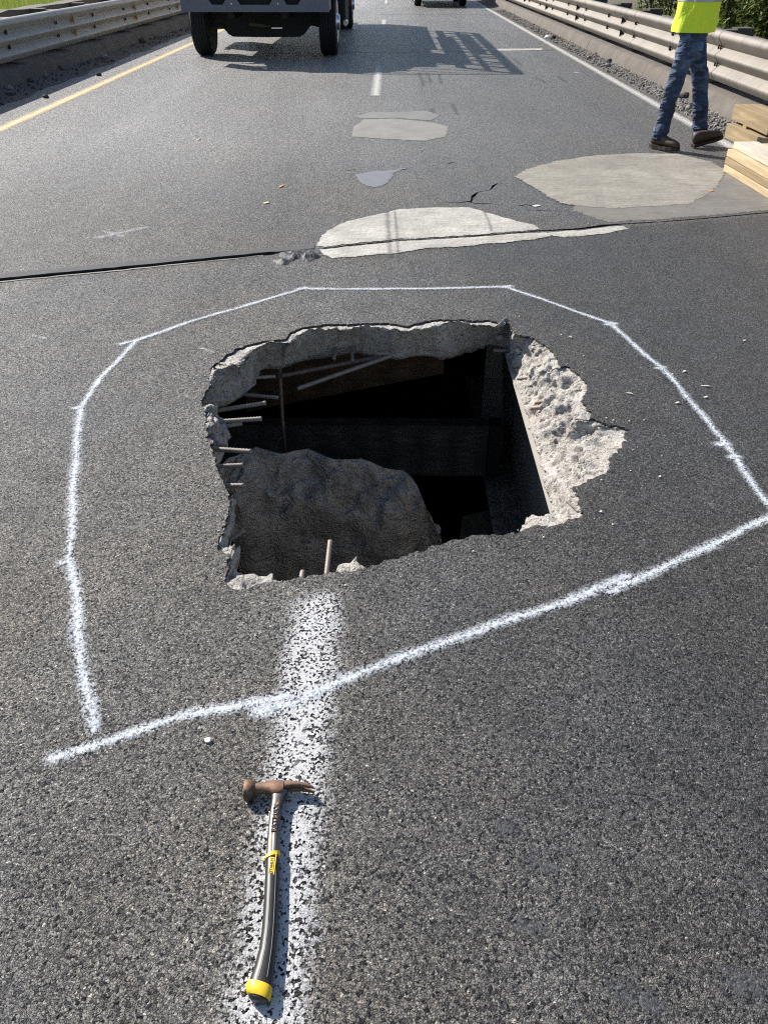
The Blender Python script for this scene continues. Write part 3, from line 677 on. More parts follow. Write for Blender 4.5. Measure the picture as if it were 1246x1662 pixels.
# ------------------------------------------------------------------ ground, shoulders, kerbs
tag(sheet('ground', [[Vector(q) for q in ((-5.85, -60), (-5.85, 400), (-400, 400), (-400, -60))]], -0.35, M_soil), kind='structure')
tag(sheet('ground', [[Vector(q) for q in ((4.35, -60), (400, -60), (400, 400), (4.35, 400))]], -0.35, M_soil), kind='structure')
tag(sheet('ground', [[Vector(q) for q in ((-5.84, 90.3), (4.34, 90.3), (4.34, 400), (-5.84, 400))]], -0.352, M_soil), kind='structure')
tag(sheet('ground', [[Vector(q) for q in ((-5.84, -60), (4.34, -60), (4.34, -4.32), (-5.84, -4.32))]], -2.62, M_soil), kind='structure')  # unseen ground behind the camera, dropped so daylight fills the void
def shoulder(x0, x1, jx, name='shoulder'):
    vs, fs = [], []; ny, nx = 420, 10
    for j in range(ny + 1):
        y = 2 + 46 * (j / ny)
        for i in range(nx + 1):
            u = i / nx; e = x0 + jx * noise.noise(Vector((3, y * 1.3, 0))) * 1.0
            x = e + (x1 - e) * u; z = 0.003 + 0.05 * max(0, u - 0.12) ** 1.2 * (1 + 0.9 * noise.noise(Vector((x * 3, y * 2.2, 1)))) + 0.012 * u * noise.noise(Vector((x * 14, y * 14, 1)))
            vs.append((x, y, max(z, 0.002)))
    for j in range(ny):
        for i in range(nx): fs.append((j*(nx+1)+i, j*(nx+1)+i+1, (j+1)*(nx+1)+i+1, (j+1)*(nx+1)+i))
    tag(MB().add(vs, fs).build(name, M_dirt, smooth='all'), kind='structure')
shoulder(3.38, 3.72, 0.05); shoulder(-4.75, -5.2, 0.12)
def kerb(side, xb, xt, joints):
    k = thing('kerb', (xb, 0, 0), kind='structure')
    for a, b in zip(joints[:-1], joints[1:]):
        ny = max(2, int((b - a) / 0.25)); rg = []
        for j in range(ny + 1):
            y = a + 0.012 + (b - a - 0.024) * j / ny; w = lambda s: 0.008 * noise.noise(Vector((s * 5, y * 2, side)))
            pr = [(xb + w(1), -0.04), (xb + side * 0.01 + w(1), 0.02), (xt - side * 0.02 + w(2), 0.19), (xt + side * 0.012 + w(3), 0.215 + w(4)), (xt + side * 0.22, 0.225 + w(5)), (xt + side * 0.5, 0.22), (xt + side * 0.5, -0.06)]
            rg.append([Vector((x, y, z)) for x, z in pr])
        o = MB().loft(rg).build('kerb_stone', M_kerb, k, smooth=True); o.matrix_parent_inverse = Matrix.Translation((-xb, 0, 0))
kerb(1, 3.66, 3.76, [-2, 4.3, 10.6, 16.95, 23.3, 29.6, 36, 42.3, 60])
kerb(-1, -5.12, -5.26, [-2, 4, 10.1, 16.25, 22.4, 28.6, 34.8, 41, 60])

# ------------------------------------------------------------------ guardrails
PROF = [(0.0, .500), (.02, .506), (.045, .500), (.070, .478), (.083, .452), (.084, .438), (.078, .426), (.016, .352), (.004, .342), (.004, .336), (.014, .326), (.074, .276), (.084, .264), (.084, .250), (.078, .240),
        (.016, .178), (.004, .168), (.004, .162), (.014, .152), (.074, .100), (.084, .088), (.084, .074), (.078, .06), (.03, .006)]
def guardrail(side, x, zb, ys, label):
    gr = thing('guardrail', (x, ys[0], 0), 0, label, 'guardrail')
    inv = Matrix.Translation((-x, -ys[0], 0))
    def part(mbb, name, m, parent=gr, sm=False):
        o = mbb.build(name, m, parent, smooth=sm)
        if parent is gr: o.matrix_parent_inverse = inv
        return o
    th = 0.004
    for k, (a, b) in enumerate(zip(ys[:-1], ys[1:])):
        rg = []
        for y in (a - 0.0, b + 0.16):
            lift = 0.0 if y == a else 0.0045
            front = [Vector((x - side * (d - lift), y, zb + z)) for d, z in PROF]
            backp = [Vector((x - side * (d - lift - th), y, zb + z)) for d, z in PROF[::-1]]
            rg.append(front + backp)
        part(MB().loft(rg), 'rail_panel', M_rail if side > 0 else M_rail_shade_lift, sm=True)
        bm_ = MB()
        for yy in (a + 0.03, a + 0.10):
            for zz in (.345, .326, .17, .152):
                p = Vector((x - side * 0.016, yy, zb + zz)); bm_.tube(p, p + Vector((-side * .016, 0, 0)), .011, n=6)
        for yy in ((a + b) / 2,):
            for zz in (.34, .165):
                for dy in (-.014, .014):
                    bm_.box((x - side * .03 - .012, yy + dy - .006, zb + zz - .02), (x - side * .03 + .012, yy + dy + .006, zb + zz + .03))
        o = part(bm_, 'splice_bolts', M_bolt); o['kind'] = 'stuff'
        for zz in (.338, .163):
            yy = a + 0.75
            tri = [(x - side * .006, zb + zz - .005), (x - side * .08, zb + zz + .06), (x - side * .08, zb + zz - .055)]
            part(MB().loft([[Vector((tx, yy, tz)) for tx, tz in tri], [Vector((tx, yy + .012, tz)) for tx, tz in tri]]), 'reflector', M_reflY if side < 0 else M_black)
    y = ys[0] + 0.4
    while y < ys[-1]:
        h = zb + .49 + 0.035 * noise.noise(Vector((y, side, 0)))
        pb = part(MB().box((min(x + side * .23, x + side * .43), y - .1, -.3), (max(x + side * .23, x + side * .43), y + .1, h + .02)), 'post', M_post)
        bo = MB().box((min(x + side * .012, x + side * .225), y - .1, zb - .02), (max(x + side * .012, x + side * .225), y + .1, h)).build('blockout', M_post, pb)
        bo.matrix_parent_inverse = inv @ Matrix.Identity(4) if False else Matrix.Identity(4)
        y += 1.905
    return gr
guardrail(1, 3.86, .285, [-1.0, 2.81, 6.62, 10.43, 14.24, 18.05, 21.86, 25.67, 29.48, 33.29, 37.1, 40.9], 'long corrugated metal guardrail above the kerb on the right of the road, behind the worker')
guardrail(-1, -5.34, .285, [-0.9, 2.91, 6.72, 10.53, 14.34, 18.15, 21.96, 25.77, 29.58, 33.39, 37.2, 41.0], 'long corrugated metal guardrail above the shaded kerb on the left of the road')
def parapet(x0, x1, h, label):
    rg = []
    for j in range(140):
        y = -2 + 48 * j / 139; w = 0.04 * noise.noise(Vector((y * 1.4, x0, 0))) + .02 * noise.noise(Vector((y * 5, x0, 3)))
        rg.append([Vector((x0, y, -.36)), Vector((x0, y, h + w)), Vector((x1, y, h + w * .6)), Vector((x1, y, -.36))])
    tag(MB().loft(rg).build('parapet', M_kerb), label, 'parapet')
parapet(4.32, 4.62, .66, 'low rough concrete parapet behind the right guardrail posts'); parapet(-6.1, -5.8, .80, 'low rough concrete parapet behind the left guardrail posts')

# ------------------------------------------------------------------ vegetation
M_leaf = mat_foliage('leaf', (0.05, 0.085, 0.016), (0.22, 0.25, 0.08))
M_grass = mat_foliage('grass', (0.16, 0.24, 0.02), (0.42, 0.46, 0.10))
M_stem = simple('stem', (0.06, 0.045, 0.03), 0.85)
def shrub_meshes(seed, h, w, nleaf):
    r = random.Random(seed); lv, lf = [], []; sm = MB()
    stems = []
    for k in range(16):
        a = r.uniform(0, 2*math.pi); b = Vector((math.cos(a), math.sin(a), 0)) * r.uniform(.05, .3) * w
        tp = Vector((math.cos(a) * w * r.uniform(.3, .95), math.sin(a) * w * r.uniform(.3, .95), h * r.uniform(.65, 1.05)))
        md = b.lerp(tp, .5) + Vector((0, 0, h * .12)); stems.append((b, md, tp)); sm.tube(b, md, .014, .009, 5); sm.tube(md, tp, .009, .004, 5)
    for k in range(nleaf):
        b, md, tp = r.choice(stems); t = r.random() ** .7
        p = (b.lerp(md, t * 2) if t < .5 else md.lerp(tp, t * 2 - 1)) + Vector((r.gauss(0, .13), r.gauss(0, .13), r.gauss(0, .1))) * w
        if p.z < 0: p.z = abs(p.z) * .3
        L = r.uniform(.08, .17); W = L * r.uniform(.28, .42); a = r.uniform(0, 6.28); d = Vector((math.cos(a), math.sin(a), r.uniform(-.9, .25))).normalized()
        s = d.cross(Vector((0, 0, 1))).normalized(); u = s.cross(d)
        i = len(lv); lv += [p, p + d * L * .45 + s * W * .5 + u * .01, p + d * L, p + d * L * .45 - s * W * .5 + u * .01]; lf += [(i, i+1, i+2), (i, i+2, i+3)]
    me = bpy.data.meshes.new('foliage'); me.from_pydata([tuple(v) for v in lv], [], lf); me.materials.append(M_leaf)
    s = sm.build('stem', M_stem); sme = s.data; bpy.data.objects.remove(s); return me, sme
variants = [shrub_meshes(k, 1.7 + .3 * k, 1.0 + .1 * k, 5200) for k in range(3)]
SH = [((5.75, 9.2, -.35), 'dense leafy green shrub beyond the right guardrail nearest the camera'), ((6.0, 11.0, -.35), 'leafy green shrub beyond the right guardrail just right of the worker'),
      ((6.7, 13.0, -.35), 'dark leafy shrub beyond the right guardrail behind the worker'), ((6.2, 15.6, -.35), 'leafy shrub beyond the guardrail posts left of the worker'),
      ((6.9, 18.2, -.35), 'leafy shrub behind the right guardrail posts second left of the worker'), ((6.4, 21.0, -.35), 'distant leafy shrub along the right guardrail'), ((7.6, 10.6, -.35), 'taller leafy shrub behind the shrub nearest the camera'),
      ((8.6, 15.5, -.35), 'taller leafy shrub set back beyond the right guardrail'), ((8.2, 20.5, -.35), 'taller distant leafy shrub set back from the right guardrail')]
for k, (loc, lab) in enumerate(SH):
    me, sme = variants[k % 3]
    s = thing('shrub', loc, k * 1.9, lab, 'shrub', 'shrubs beyond the right guardrail'); sc = 1.0 + .16 * (k % 4); s.scale = (sc, sc, sc)
    for nm, mm in (('foliage', me), ('stem', sme)):
        o = bpy.data.objects.new(nm, mm); COL.objects.link(o); o.parent = s
def grass(name, n, xr, yr, hr, seed):
    r = random.Random(seed); v, f = [], []
    for k in range(n):
        x, y = r.uniform(*xr), r.uniform(*yr); h = r.uniform(*hr); a = r.uniform(0, 6.28); w = r.uniform(.006, .014); dx, dy = math.cos(a), math.sin(a); l = r.uniform(.05, .35) * h; b = r.uniform(0, 6.28)
        i = len(v); v += [(x - dx*w, y - dy*w, -.35), (x + dx*w, y + dy*w, -.35), (x + dx*w*.7 + math.cos(b)*l*.4, y + dy*w*.7 + math.sin(b)*l*.4, -.35 + h*.6), (x - dx*w*.7 + math.cos(b)*l*.4, y - dy*w*.7 + math.sin(b)*l*.4, -.35 + h*.6), (x + math.cos(b)*l, y + math.sin(b)*l, -.35 + h)]
        f += [(i, i+1, i+2, i+3), (i+3, i+2, i+4)]
    me = bpy.data.meshes.new(name); me.from_pydata(v, [], f); o = link(name, me, M_grass); tag(o, 'bright green long grass growing beyond the guardrail', 'grass', kind='stuff')
grass('grass', 42000, (-17, -6.3), (9, 36), (.5, 1.15), 5)
grass('grass', 9000, (4.75, 10), (6, 26), (.4, .95), 6)

# ------------------------------------------------------------------ stones and litter on the shoulders
def stone(px, py, r, label, m=None, sz=.75, name='stone', cat='stone', group='stones along the shoulders'):
    p = P(px, py, 0); mbb = MB(); rock_mesh(mbb, (0, 0, r * sz * .55), r, px * .37 + py, 1.15, .95, sz, 9, 7)
    o = mbb.build(name, m or M_stone); o.location = (p.x, p.y, 0.0 + (.03 if p.x > 3.45 or p.x < -4.75 else 0)); return tag(o, label, cat, group)
for q in [(1098,127,.075,'largest dark stone on the right shoulder beside the worker',M_darkstone),(1060,116,.045,'dark stone left of the largest stone on the right shoulder',M_darkstone),(1108,166,.07,'dark lump behind the worker\'s knees on the right shoulder',M_darkstone),
          (988,105,.05,'dark stone on the right shoulder halfway along the kerb',M_darkstone),(985,112,.045,'pale stone touching the dark stone halfway along the kerb',M_stone),(955,98,.04,'pale grey stone on the right shoulder nearer the truck shadow',M_stone),
          (967,93,.04,'small dark stone close to the right kerb above the pale grey stone',M_darkstone),(897,65,.06,'dark stone beside the white litter on the right shoulder',M_darkstone),
          (1117,182,.04,'pale stone between the worker\'s legs',M_stone),(1052,122,.03,'small pale stone beside the right kerb',M_stone),
          (17,150,.055,'upright pale stone in the shadow on the left shoulder',M_stone),(52,137,.045,'brown stone in the left shoulder shadow behind the upright pale stone',M_darkstone),
          (75,159,.035,'small dark stone in sun beside the yellow line near the left frame edge',M_darkstone),(161,123,.04,'small dark stone in sun beside the yellow line halfway to the truck',M_darkstone),
          (170,98,.06,'pale stone at the left kerb joint',M_stone),(98,118,.06,'flat dark stone in the left shoulder shadow',M_darkstone),(232,72,.07,'dark lump at the left kerb near the truck',M_darkstone),(76,128,.03,'tiny pale stone in the left shoulder shadow',M_stone)]:
    stone(*q)
def gravel(name, n, xr, seed, m, label):
    r = random.Random(seed); mbb = MB()
    for k in range(n):
        y = r.uniform(5.5, 30) if r.random() < .8 else r.uniform(5.5, 12); u = r.random() ** .8
        rad = r.choice([.005, .006, .007, .008, .01, .012, .014, .018, .024]); x = xr[0] + (xr[1] - xr[0]) * u
        rock_mesh(mbb, (x, y, .012 + .035 * u), rad, k * .91, n=5, m=3)
    o = mbb.build(name, m); tag(o, label, 'gravel', kind='stuff')
gravel('gravel', 5200, (3.40, 3.70), 4, M_stone, 'loose gravel along the right kerb'); gravel('gravel', 700, (-4.75, -5.12), 8, M_darkstone, 'dark grit along the left kerb')
gravel('gravel', 700, (3.40, 3.70), 14, M_darkstone, 'dark grit along the right kerb')
M_litter = simple('white_litter', (0.75, 0.75, 0.74), 0.6)
stone(889, 63, .075, 'crumpled white litter on the right shoulder beside a dark stone', M_litter, .6, 'litter', 'litter', None)
M_chip = simple('white_chip', (0.78, 0.80, 0.74), .6); M_or = simple('orange_leaf', (0.55, 0.22, 0.06), .6); M_tan = simple('tan_leaf', (0.55, 0.42, 0.24), .6); M_ch2 = simple('concrete_chip', (0.5, .46, .38), .8)
def chip(px, py, L, W, m, label, name='chip', cat='chip', rz=0, group=None):
    p = P(px, py); r = random.Random(px * 7 + py); lp = []
    for k in range(9):
        a = 2 * math.pi * k / 9; s = r.uniform(.7, 1.15); lp.append((math.cos(a) * L/2 * s, math.sin(a) * W/2 * s))
    mbb = MB().loft([[Vector((x, y, 0.001)) for x, y in lp], [Vector((x * .85, y * .85, .003 + .002 * math.sin(i))) for i, (x, y) in enumerate(lp)]])
    o = mbb.build(name, m); o.location = (p.x, p.y, .003); o.rotation_euler = (0, 0, rz); return tag(o, label, cat, group)
chip(338, 1203, .020, .017, M_chip, 'small white chip on the asphalt above the hammer head, left of the stripe')
chip(322, 227, .055, .035, M_tan, 'tan dry leaf on the sunlit lane below the yellow line', 'dry_leaf', 'leaf', .3)
chip(457, 303, .03, .09, M_or, 'upright orange leaf scrap on the left lane', 'dry_leaf', 'leaf', -.3); chip(433, 330, .05, .05, M_tan, 'pale orange leaf scrap just left of and nearer than the upright one', 'dry_leaf', 'leaf')
chip(1153, 311, .06, .035, M_or, 'orange leaf on the brown concrete patch near the planks', 'dry_leaf', 'leaf'); chip(870, 335, .07, .05, M_chip, 'pale chip in the crack between the two pale patches')
chip(936, 118, .12, .03, M_chip, 'white sliver lying on the right lane near the edge line', rz=-.2)
for k, (x, y, L, W, rz) in enumerate([(1021,640,.04,.009,-.7),(1098,655,.022,.012,.2),(1110,604,.018,.014,0),(1145,628,.045,.008,-.3),(1144,646,.02,.014,.4),(1207,554,.016,.01,0),(1090,609,.014,.01,0),(925,548,.03,.006,-1.0),(974,832,.012,.01,0),(1070,775,.012,.009,0)]):
    chip(x, y, L, W, M_ch2, ['thin pale sliver right of the hole inside the painted line','pale chip touching the painted line right of the hole','topmost pale chip right of the bending painted line','long pale splinter outside the painted line','pale chip just outside the painted line below the splinter','tiny pale chip nearest the right frame edge','tiny pale chip beside the topmost chip','thin pale scratch chip above the hole rim','tiny pale chip below the right corner of the hole','tiny pale chip between hole and painted line'][k], 'concrete_chip', 'chip', rz, 'concrete chips right of the hole')

mbg = MB(); rr = random.Random(21)
for k in range(260):
    i = rr.randrange(NO); o = OUT[i]; d = (o - ctr); d.z = 0; d.normalize(); e = abs(rr.gauss(0, .10)); 
    if o.y < 2.1 and rr.random() < .6: continue
    q = o + d * (e + .01) + Vector((rr.gauss(0, .03), rr.gauss(0, .03), 0)); rock_mesh(mbg, (q.x, q.y, .002), rr.choice([.0018, .002, .0025, .003, .0045]), k * .77, n=5, m=3)
tag(mbg.build('grit', M_ch2), 'fine concrete grit scattered round the rim of the hole', 'grit', kind='stuff')
# ------------------------------------------------------------------ hammer
def mat_rust():
    t = NT('rusty_hammer_steel'); p = t.obj(); n1 = t.noise(p, 55, 6, .65); n2 = t.noise(p, 260, 4)
    c = t.mix(t.ramp(n1, [(.35, 0), (.65, 1)]), c3(.095, .065, .048), c3(.20, .095, .04)); c = t.mix(t.ramp(n2, [(.5, 0), (.8, .7)]), c, c3(.26, .23, .20))
    t.set(Base_Color=c, Roughness=.6, Metallic=.4, Normal=t.bump(n2, .4, .0008)); return t.m
def mat_shaft():
    t = NT('worn_shaft_steel'); p = t.obj(); n1 = t.noise(t.obj((60, 12, 60)), 1.5, 5); n2 = t.noise(p, 50, 5)
    c = t.mix(t.ramp(n1, [(.4, 0), (.7, 1)]), c3(.10, .092, .086), c3(.22, .20, .188)); c = t.mix(t.ramp(n2, [(.5, 0), (.75, .75)]), c, c3(.20, .12, .07))
    t.set(Base_Color=c, Roughness=.42, Metallic=.8); return t.m
M_hrust = mat_rust(); M_shaft = mat_shaft()
M_grip = simple('charcoal_grip_rubber', (0.016, 0.017, 0.018), .42, 0, .25, 60); M_gripline = simple('grip_line', (.06, .06, .062), .5)
M_hy = simple('yellow_rubber', (0.72, 0.48, 0.02), .45, 0, .12, 60); M_ink = simple('black_ink', (.02, .02, .02), .5); M_emb = simple('stamped_lettering', (.06, .045, .035), .7)
hx, hy = -0.2385, 1.004
ham = thing('claw_hammer', (hx, hy, 0), 0, 'rusty claw hammer with charcoal and yellow grip lying on the white stripe', 'hammer')
def hp(mbb, name, m, parent=ham, sm=True, bev=0.0): return mbb.build(name, m, parent, smooth=sm, bevel=bev)
HZ = 0.021
def ell(cx, cy, cz, rx, rz, n=16, ax='y', sq=2.0):
    out = []
    for k in range(n):
        a = 2*math.pi*k/n; c, s = math.cos(a), math.sin(a); ex = 2.0/sq
        X = math.copysign(abs(c)**ex, c) * rx; Z = math.copysign(abs(s)**ex, s) * rz
        out.append(Vector((cx + X, cy, cz + Z)) if ax == 'y' else Vector((cx, cy + X, cz + Z)))
    return out
# head: striking face, neck, cheek (axis X)
b = MB(); b.loft([ell(x, y, HZ, r1, r2, 16, 'x', sq) for x, y, r1, r2, sq in ((-.0735,-.002,.0200,.0195,2.6),(-.071,-.002,.0215,.021,2.8),(-.060,-.002,.0205,.020,2.6),(-.0545,-.001,.0175,.017,2.4),(-.050,.001,.0125,.0125,2),(-.035,.002,.0125,.0125,2),(-.020,.003,.0145,.0135,2.6),(-.010,.001,.0185,.015,3),(.004,.0,.0195,.015,3),(.012,.002,.016,.0145,3))])
head = hp(b, 'head', M_hrust)
for s in (1, -1):
    b = MB(); b.loft([ell(x, y, HZ + s * (g_ + r2), r1, r2, 12, 'x', 2.8) for x, y, r1, r2, g_ in ((.006,.005,.012,.0060,.0004),(.018,.008,.0085,.0062,.0004),(.030,.0085,.0068,.0064,.0006),(.045,.0075,.0055,.0062,.0016),(.060,.005,.0042,.0056,.0026),(.072,.0015,.0030,.0046,.0034),(.0785,-.001,.0016,.0034,.004))])
    hp(b, 'claw', M_hrust, head)
# shaft from head to grip
sh = [(.002,-.006,.0200,.0140),(.0015,-.016,.0155,.0132),(.001,-.026,.0130,.0125),(.0,-.045,.0118,.0118),(.0005,-.080,.0120,.0115),(.003,-.120,.0125,.0115),(.0065,-.158,.0132,.0120)]
hp(MB().loft([ell(x, y, HZ - .003, r1, r2, 18, 'y', 2.7) for x, y, r1, r2 in sh]), 'shaft', M_shaft)
hp(MB().loft([ell(x + .0035, y, HZ + .0068, .0042, .0022, 10, 'y', 3) for x, y in ((.001,-.03),(.001,-.08),(.0035,-.12),(.006,-.155))]), 'shaft_rib', M_shaft)
gr = [(0.006, -0.15, 0.01242, 0.01213), (0.0068, -0.16, 0.01334, 0.01358), (0.0095, -0.185, 0.01426, 0.01436), (0.0128, -0.22, 0.01454, 0.01455), (0.016, -0.26, 0.01444, 0.01455), (0.0186, -0.3, 0.01472, 0.01455), (0.0192, -0.335, 0.01582, 0.01474), (0.0172, -0.365, 0.0184, 0.01533), (0.015, -0.385, 0.02098, 0.01571), (0.014, -0.398, 0.0219, 0.01571)]
grip = hp(MB().loft([ell(x, y, .0163, r1, r2, 22, 'y', 2.3) for x, y, r1, r2 in gr]), 'grip', M_grip)
for s in (-.15, .55):
    pts = [Vector((x + s * r1, y, .0163 + r2 * (1 - abs(s)**2.3) ** (1/2.3) + .0002)) for x, y, r1, r2 in gr[2:9]]
    b = MB()
    for p, q in zip(pts[:-1], pts[1:]): b.tube(p, q, .0006, n=5)
    hp(b, 'grip_line', M_gripline, grip)
cap = MB(); n = 22; rg = []
for y, kx, kz, dx in ((-.392,1.0,1.0,0),(-.396,1.05,1.05,-.0005),(-.404,1.06,1.06,-.001),(-.410,1.0,1.0,-.0005),(-.4135,.86,.9,.001)):
    r = ell(.0137 + dx, 0, .0166, .0222 * kx, .0162 * kz, n, 'y', 2.3)
    for v in r: v.y = y - (v.x - .0137) * .24
    rg.append(r)
hp(cap.loft(rg), 'end_cap', M_hy)
rg = []
for y, k in ((-.409,.93),(-.4165,.84),(-.420,.55)):
    r = ell(.0140, 0, .0155, .0212 * k, .0150 * k, n, 'y', 2.3)
    for v in r: v.y = y - (v.x - .0140) * .22
    rg.append(r)
hp(MB().loft(rg), 'cap_pad', M_grip)
rg = []
for y, s in ((-.149, 1.06), (-.157, 1.06)):
    r = ell(.0062, 0, HZ - .004, .0140 * s, .0136 * s, 22, 'y', 2.4)
    for v in r: v.y = y + (v.x - .0062) * .36
    rg.append(r)
hp(MB().loft(rg), 'yellow_collar', M_hy)
hp(MB().box((.0140, -.198, .0270), (.0158, -.152, .0314)), 'label_stripe', M_hy, sm=False)
def text(body, size, loc, rz, m, name, parent, ext=.0004, sx=1.0):
    cu = bpy.data.curves.new(name, 'FONT'); cu.body = body; cu.size = size; cu.extrude = ext; cu.align_x = 'CENTER'; cu.align_y = 'CENTER'; cu.resolution_u = 2
    o = bpy.data.objects.new('tmp', cu); COL.objects.link(o); dg = bpy.context.evaluated_depsgraph_get(); dg.update()
    me = bpy.data.meshes.new_from_object(o.evaluated_get(dg)); bpy.data.objects.remove(o)
    q = link(name, me, m, parent); q.location = loc; q.rotation_euler = (0, 0, rz); q.scale = (sx, 1, 1); return q
hp(MB().box((.0045, -.194, .0280), (.0126, -.162, .0314)), 'label_plate', M_hy, sm=False)
text('STANLEY', .0078, (.0086, -.178, .0317), R(90), M_ink, 'label_lettering', ham, .0003, .95)
text('FATMAX', .0145, (.0022, -.074, .0306), R(92), M_emb, 'stamped_lettering', ham, .0010, 1.15)

# ------------------------------------------------------------------ lumber beside the worker
M_pine = mat_wood('fresh_pine', (0.58, 0.43, 0.25), (0.70, 0.55, 0.36)); M_pale = mat_wood('bleached_pine', (0.62, 0.53, 0.42), (0.74, 0.66, 0.56)); M_treated = mat_wood('treated_timber', (0.32, 0.235, 0.125), (0.44, 0.33, 0.19))
def plank(x, yfar, L, w, z0, h, m, label, rz=0.0, name='plank', cat='plank', group='planks stacked on the lane'):
    b = MB(); rg = []
    for j in range(9):
        y = -L * j / 8; e = .004 * noise.noise(Vector((x * 9, j * .8, z0 * 30))); rg.append([Vector((0, y, e)), Vector((w, y, e)), Vector((w, y, h + e)), Vector((0, y, h + e))])
    o = b.loft(rg).build(name, m, bevel=.004); o.location = (x, yfar, z0); o.rotation_euler = (0, 0, rz); return tag(o, label, cat, group)
LA = P(1172, 278)
plank(LA.x, LA.y, 2.6, .235, .004, .052, M_pine, 'pale bottom plank of the nearer stack on the road, left column', .02)
plank(LA.x + .005, LA.y + .02, 2.6, .235, .060, .052, M_treated, 'browner second plank from the bottom of the nearer stack, left column', .02)
plank(LA.x + .01, LA.y + .03, 2.6, .235, .116, .056, M_pine, 'yellow third plank of the nearer stack just under the bleached top plank', .02)
plank(LA.x + .055, LA.y + .05, 2.5, .20, .176, .050, M_pale, 'bleached white top plank of the nearer stack, left one', .02)
plank(LA.x + .262, LA.y - .03, 2.5, .235, .176, .050, M_pine, 'pinkish top plank of the nearer stack, right one', .02)
for k, z in enumerate((.004, .060, .116)):
    plank(LA.x + .25, LA.y - .02 - .02 * k, 2.5, .235, z, .053, M_pine, ['bottom plank in the right column of the nearer stack','second plank up in the right column of the nearer stack','third plank up in the right column of the nearer stack, under the pinkish one'][k], .02, group='planks in the right column of the near stack')
TB = P(1174, 224)
plank(TB.x, TB.y, 3.0, .28, .004, .135, M_treated, 'brown square timber at the bottom of the farther stack beside the kerb', .03, 'timber', 'timber', 'timbers stacked beside the kerb')
plank(TB.x + .05, TB.y + .06, 3.0, .27, .165, .135, M_treated, 'brown square timber on top of the farther stack beside the kerb', .012, 'timber', 'timber', 'timbers stacked beside the kerb')
b = MB().box((0, 0, 0), (.24, .09, .026)); o = b.build('spacer', M_treated); o.location = (TB.x + .09, TB.y - 1.6, .139); tag(o, 'thin wooden spacer between the two square timbers', 'spacer')
b = MB().box((0, 0, 0), (.24, .09, .026)); o = b.build('spacer', M_treated); o.location = (TB.x + .05, TB.y - .35, .139); tag(o, 'thin wooden spacer near the far end between the square timbers', 'spacer')

# ------------------------------------------------------------------ worker
def skin(name, nodes, edges, m, parent, sub=2, root=0):
    me = bpy.data.meshes.new(name); me.from_pydata([n[0] for n in nodes], edges, [])
    o = bpy.data.objects.new(name, me); COL.objects.link(o); o.modifiers.new('s', 'SKIN').use_smooth_shade = True
    for i, n in enumerate(nodes):
        r = n[1]; me.skin_vertices[0].data[i].radius = (r, r) if isinstance(r, (int, float)) else r
        me.skin_vertices[0].data[i].use_root = (i == root)
    md = o.modifiers.new('d', 'SUBSURF'); md.levels = sub; md.render_levels = sub
    dg = bpy.context.evaluated_depsgraph_get(); dg.update(); m2 = bpy.data.meshes.new_from_object(o.evaluated_get(dg)); bpy.data.objects.remove(o)
    m2.materials.clear(); return link(name, m2, m, parent, 'all')
def mat_denim():
    t = NT('denim'); p = t.pos(); n1 = t.noise(p, 7, 5); n2 = t.noise(p, 260, 2)
    fo = t.n('ShaderNodeTexNoise', None, Vector=t.pos((6, 6, 13)), Scale=1.0, Detail=2.0, Distortion=0.8).outputs[0]
    c = t.mix(t.ramp(n1, [(.38, 0), (.68, 1)]), c3(.008, .015, .04), c3(.036, .068, .135)); c = t.mix(t.ramp(fo, [(.50, 0), (.68, .75)]), c, c3(.11, .17, .28)); c = t.mix(t.math('MULTIPLY', n2, .15), c, c3(.12, .17, .26))  # fold ridges painted lighter as highlights
    t.set(Base_Color=c, Roughness=.85, Normal=t.bump(fo, 1.0, .09)); return t.m
M_den = mat_denim(); M_boot = simple('brown_boot_leather', (0.065, 0.037, 0.02), .6, 0, .4, 25, .004); M_sole = simple('boot_sole', (.03, .022, .016), .8)
t = NT('hi_vis_yellow'); pz = t.pos((1, 1, .5)); t.set(Base_Color=t.mix(t.noise(pz, 5, 3), c3(.55, .74, .02), c3(.70, .85, .04)), Roughness=.7, Normal=t.bump(t.noise(pz, 9, 4), .8, .03)); M_vest = t.m
M_refl = simple('reflective_grey', (.36, .37, .37), .4, .2, .05); M_skin = simple('skin', (.42, .25, .17), .55, 0, .08, 30); M_hair = simple('dark_hair', (.03, .022, .016), .6); M_shirt = simple('dark_shirt', (.035, .035, .04), .9)
YR, YL = 7.98, 8.17
hipc = PY(1122, 61, 8.08); hipz = hipc.z
W = thing('person', (hipc.x, 8.08, 0), 0, 'worker in bright yellow vest, blue jeans and brown boots walking right beside the planks', 'person')
inv = Matrix.Translation((-hipc.x, -8.08, 0))
def wp(o): o.matrix_parent_inverse = inv; return o
rh, rk, ra = Vector((hipc.x - .03, 8.0, hipz - .02)), PY(1092, 140, YR - .02), PY(1070, 222, YR)
lh, lk, la = Vector((hipc.x + .05, 8.16, hipz - .02)), PY(1136, 132, YL), PY(1136, 214, YL)
zt = hipz
chest = Vector((hipc.x + .02, 8.10, zt + .42)); neck = Vector((hipc.x + .03, 8.11, zt + .58)); 
shR, shL = chest + Vector((.10, -.15, .08)), chest + Vector((-.08, .17, .08))
elR, elL = shR + Vector((.16, -.02, -.20)), shL + Vector((.20, .06, -.20)); wrR, wrL = elR + Vector((.20, .10, .13)), elL + Vector((.20, -.05, .13))
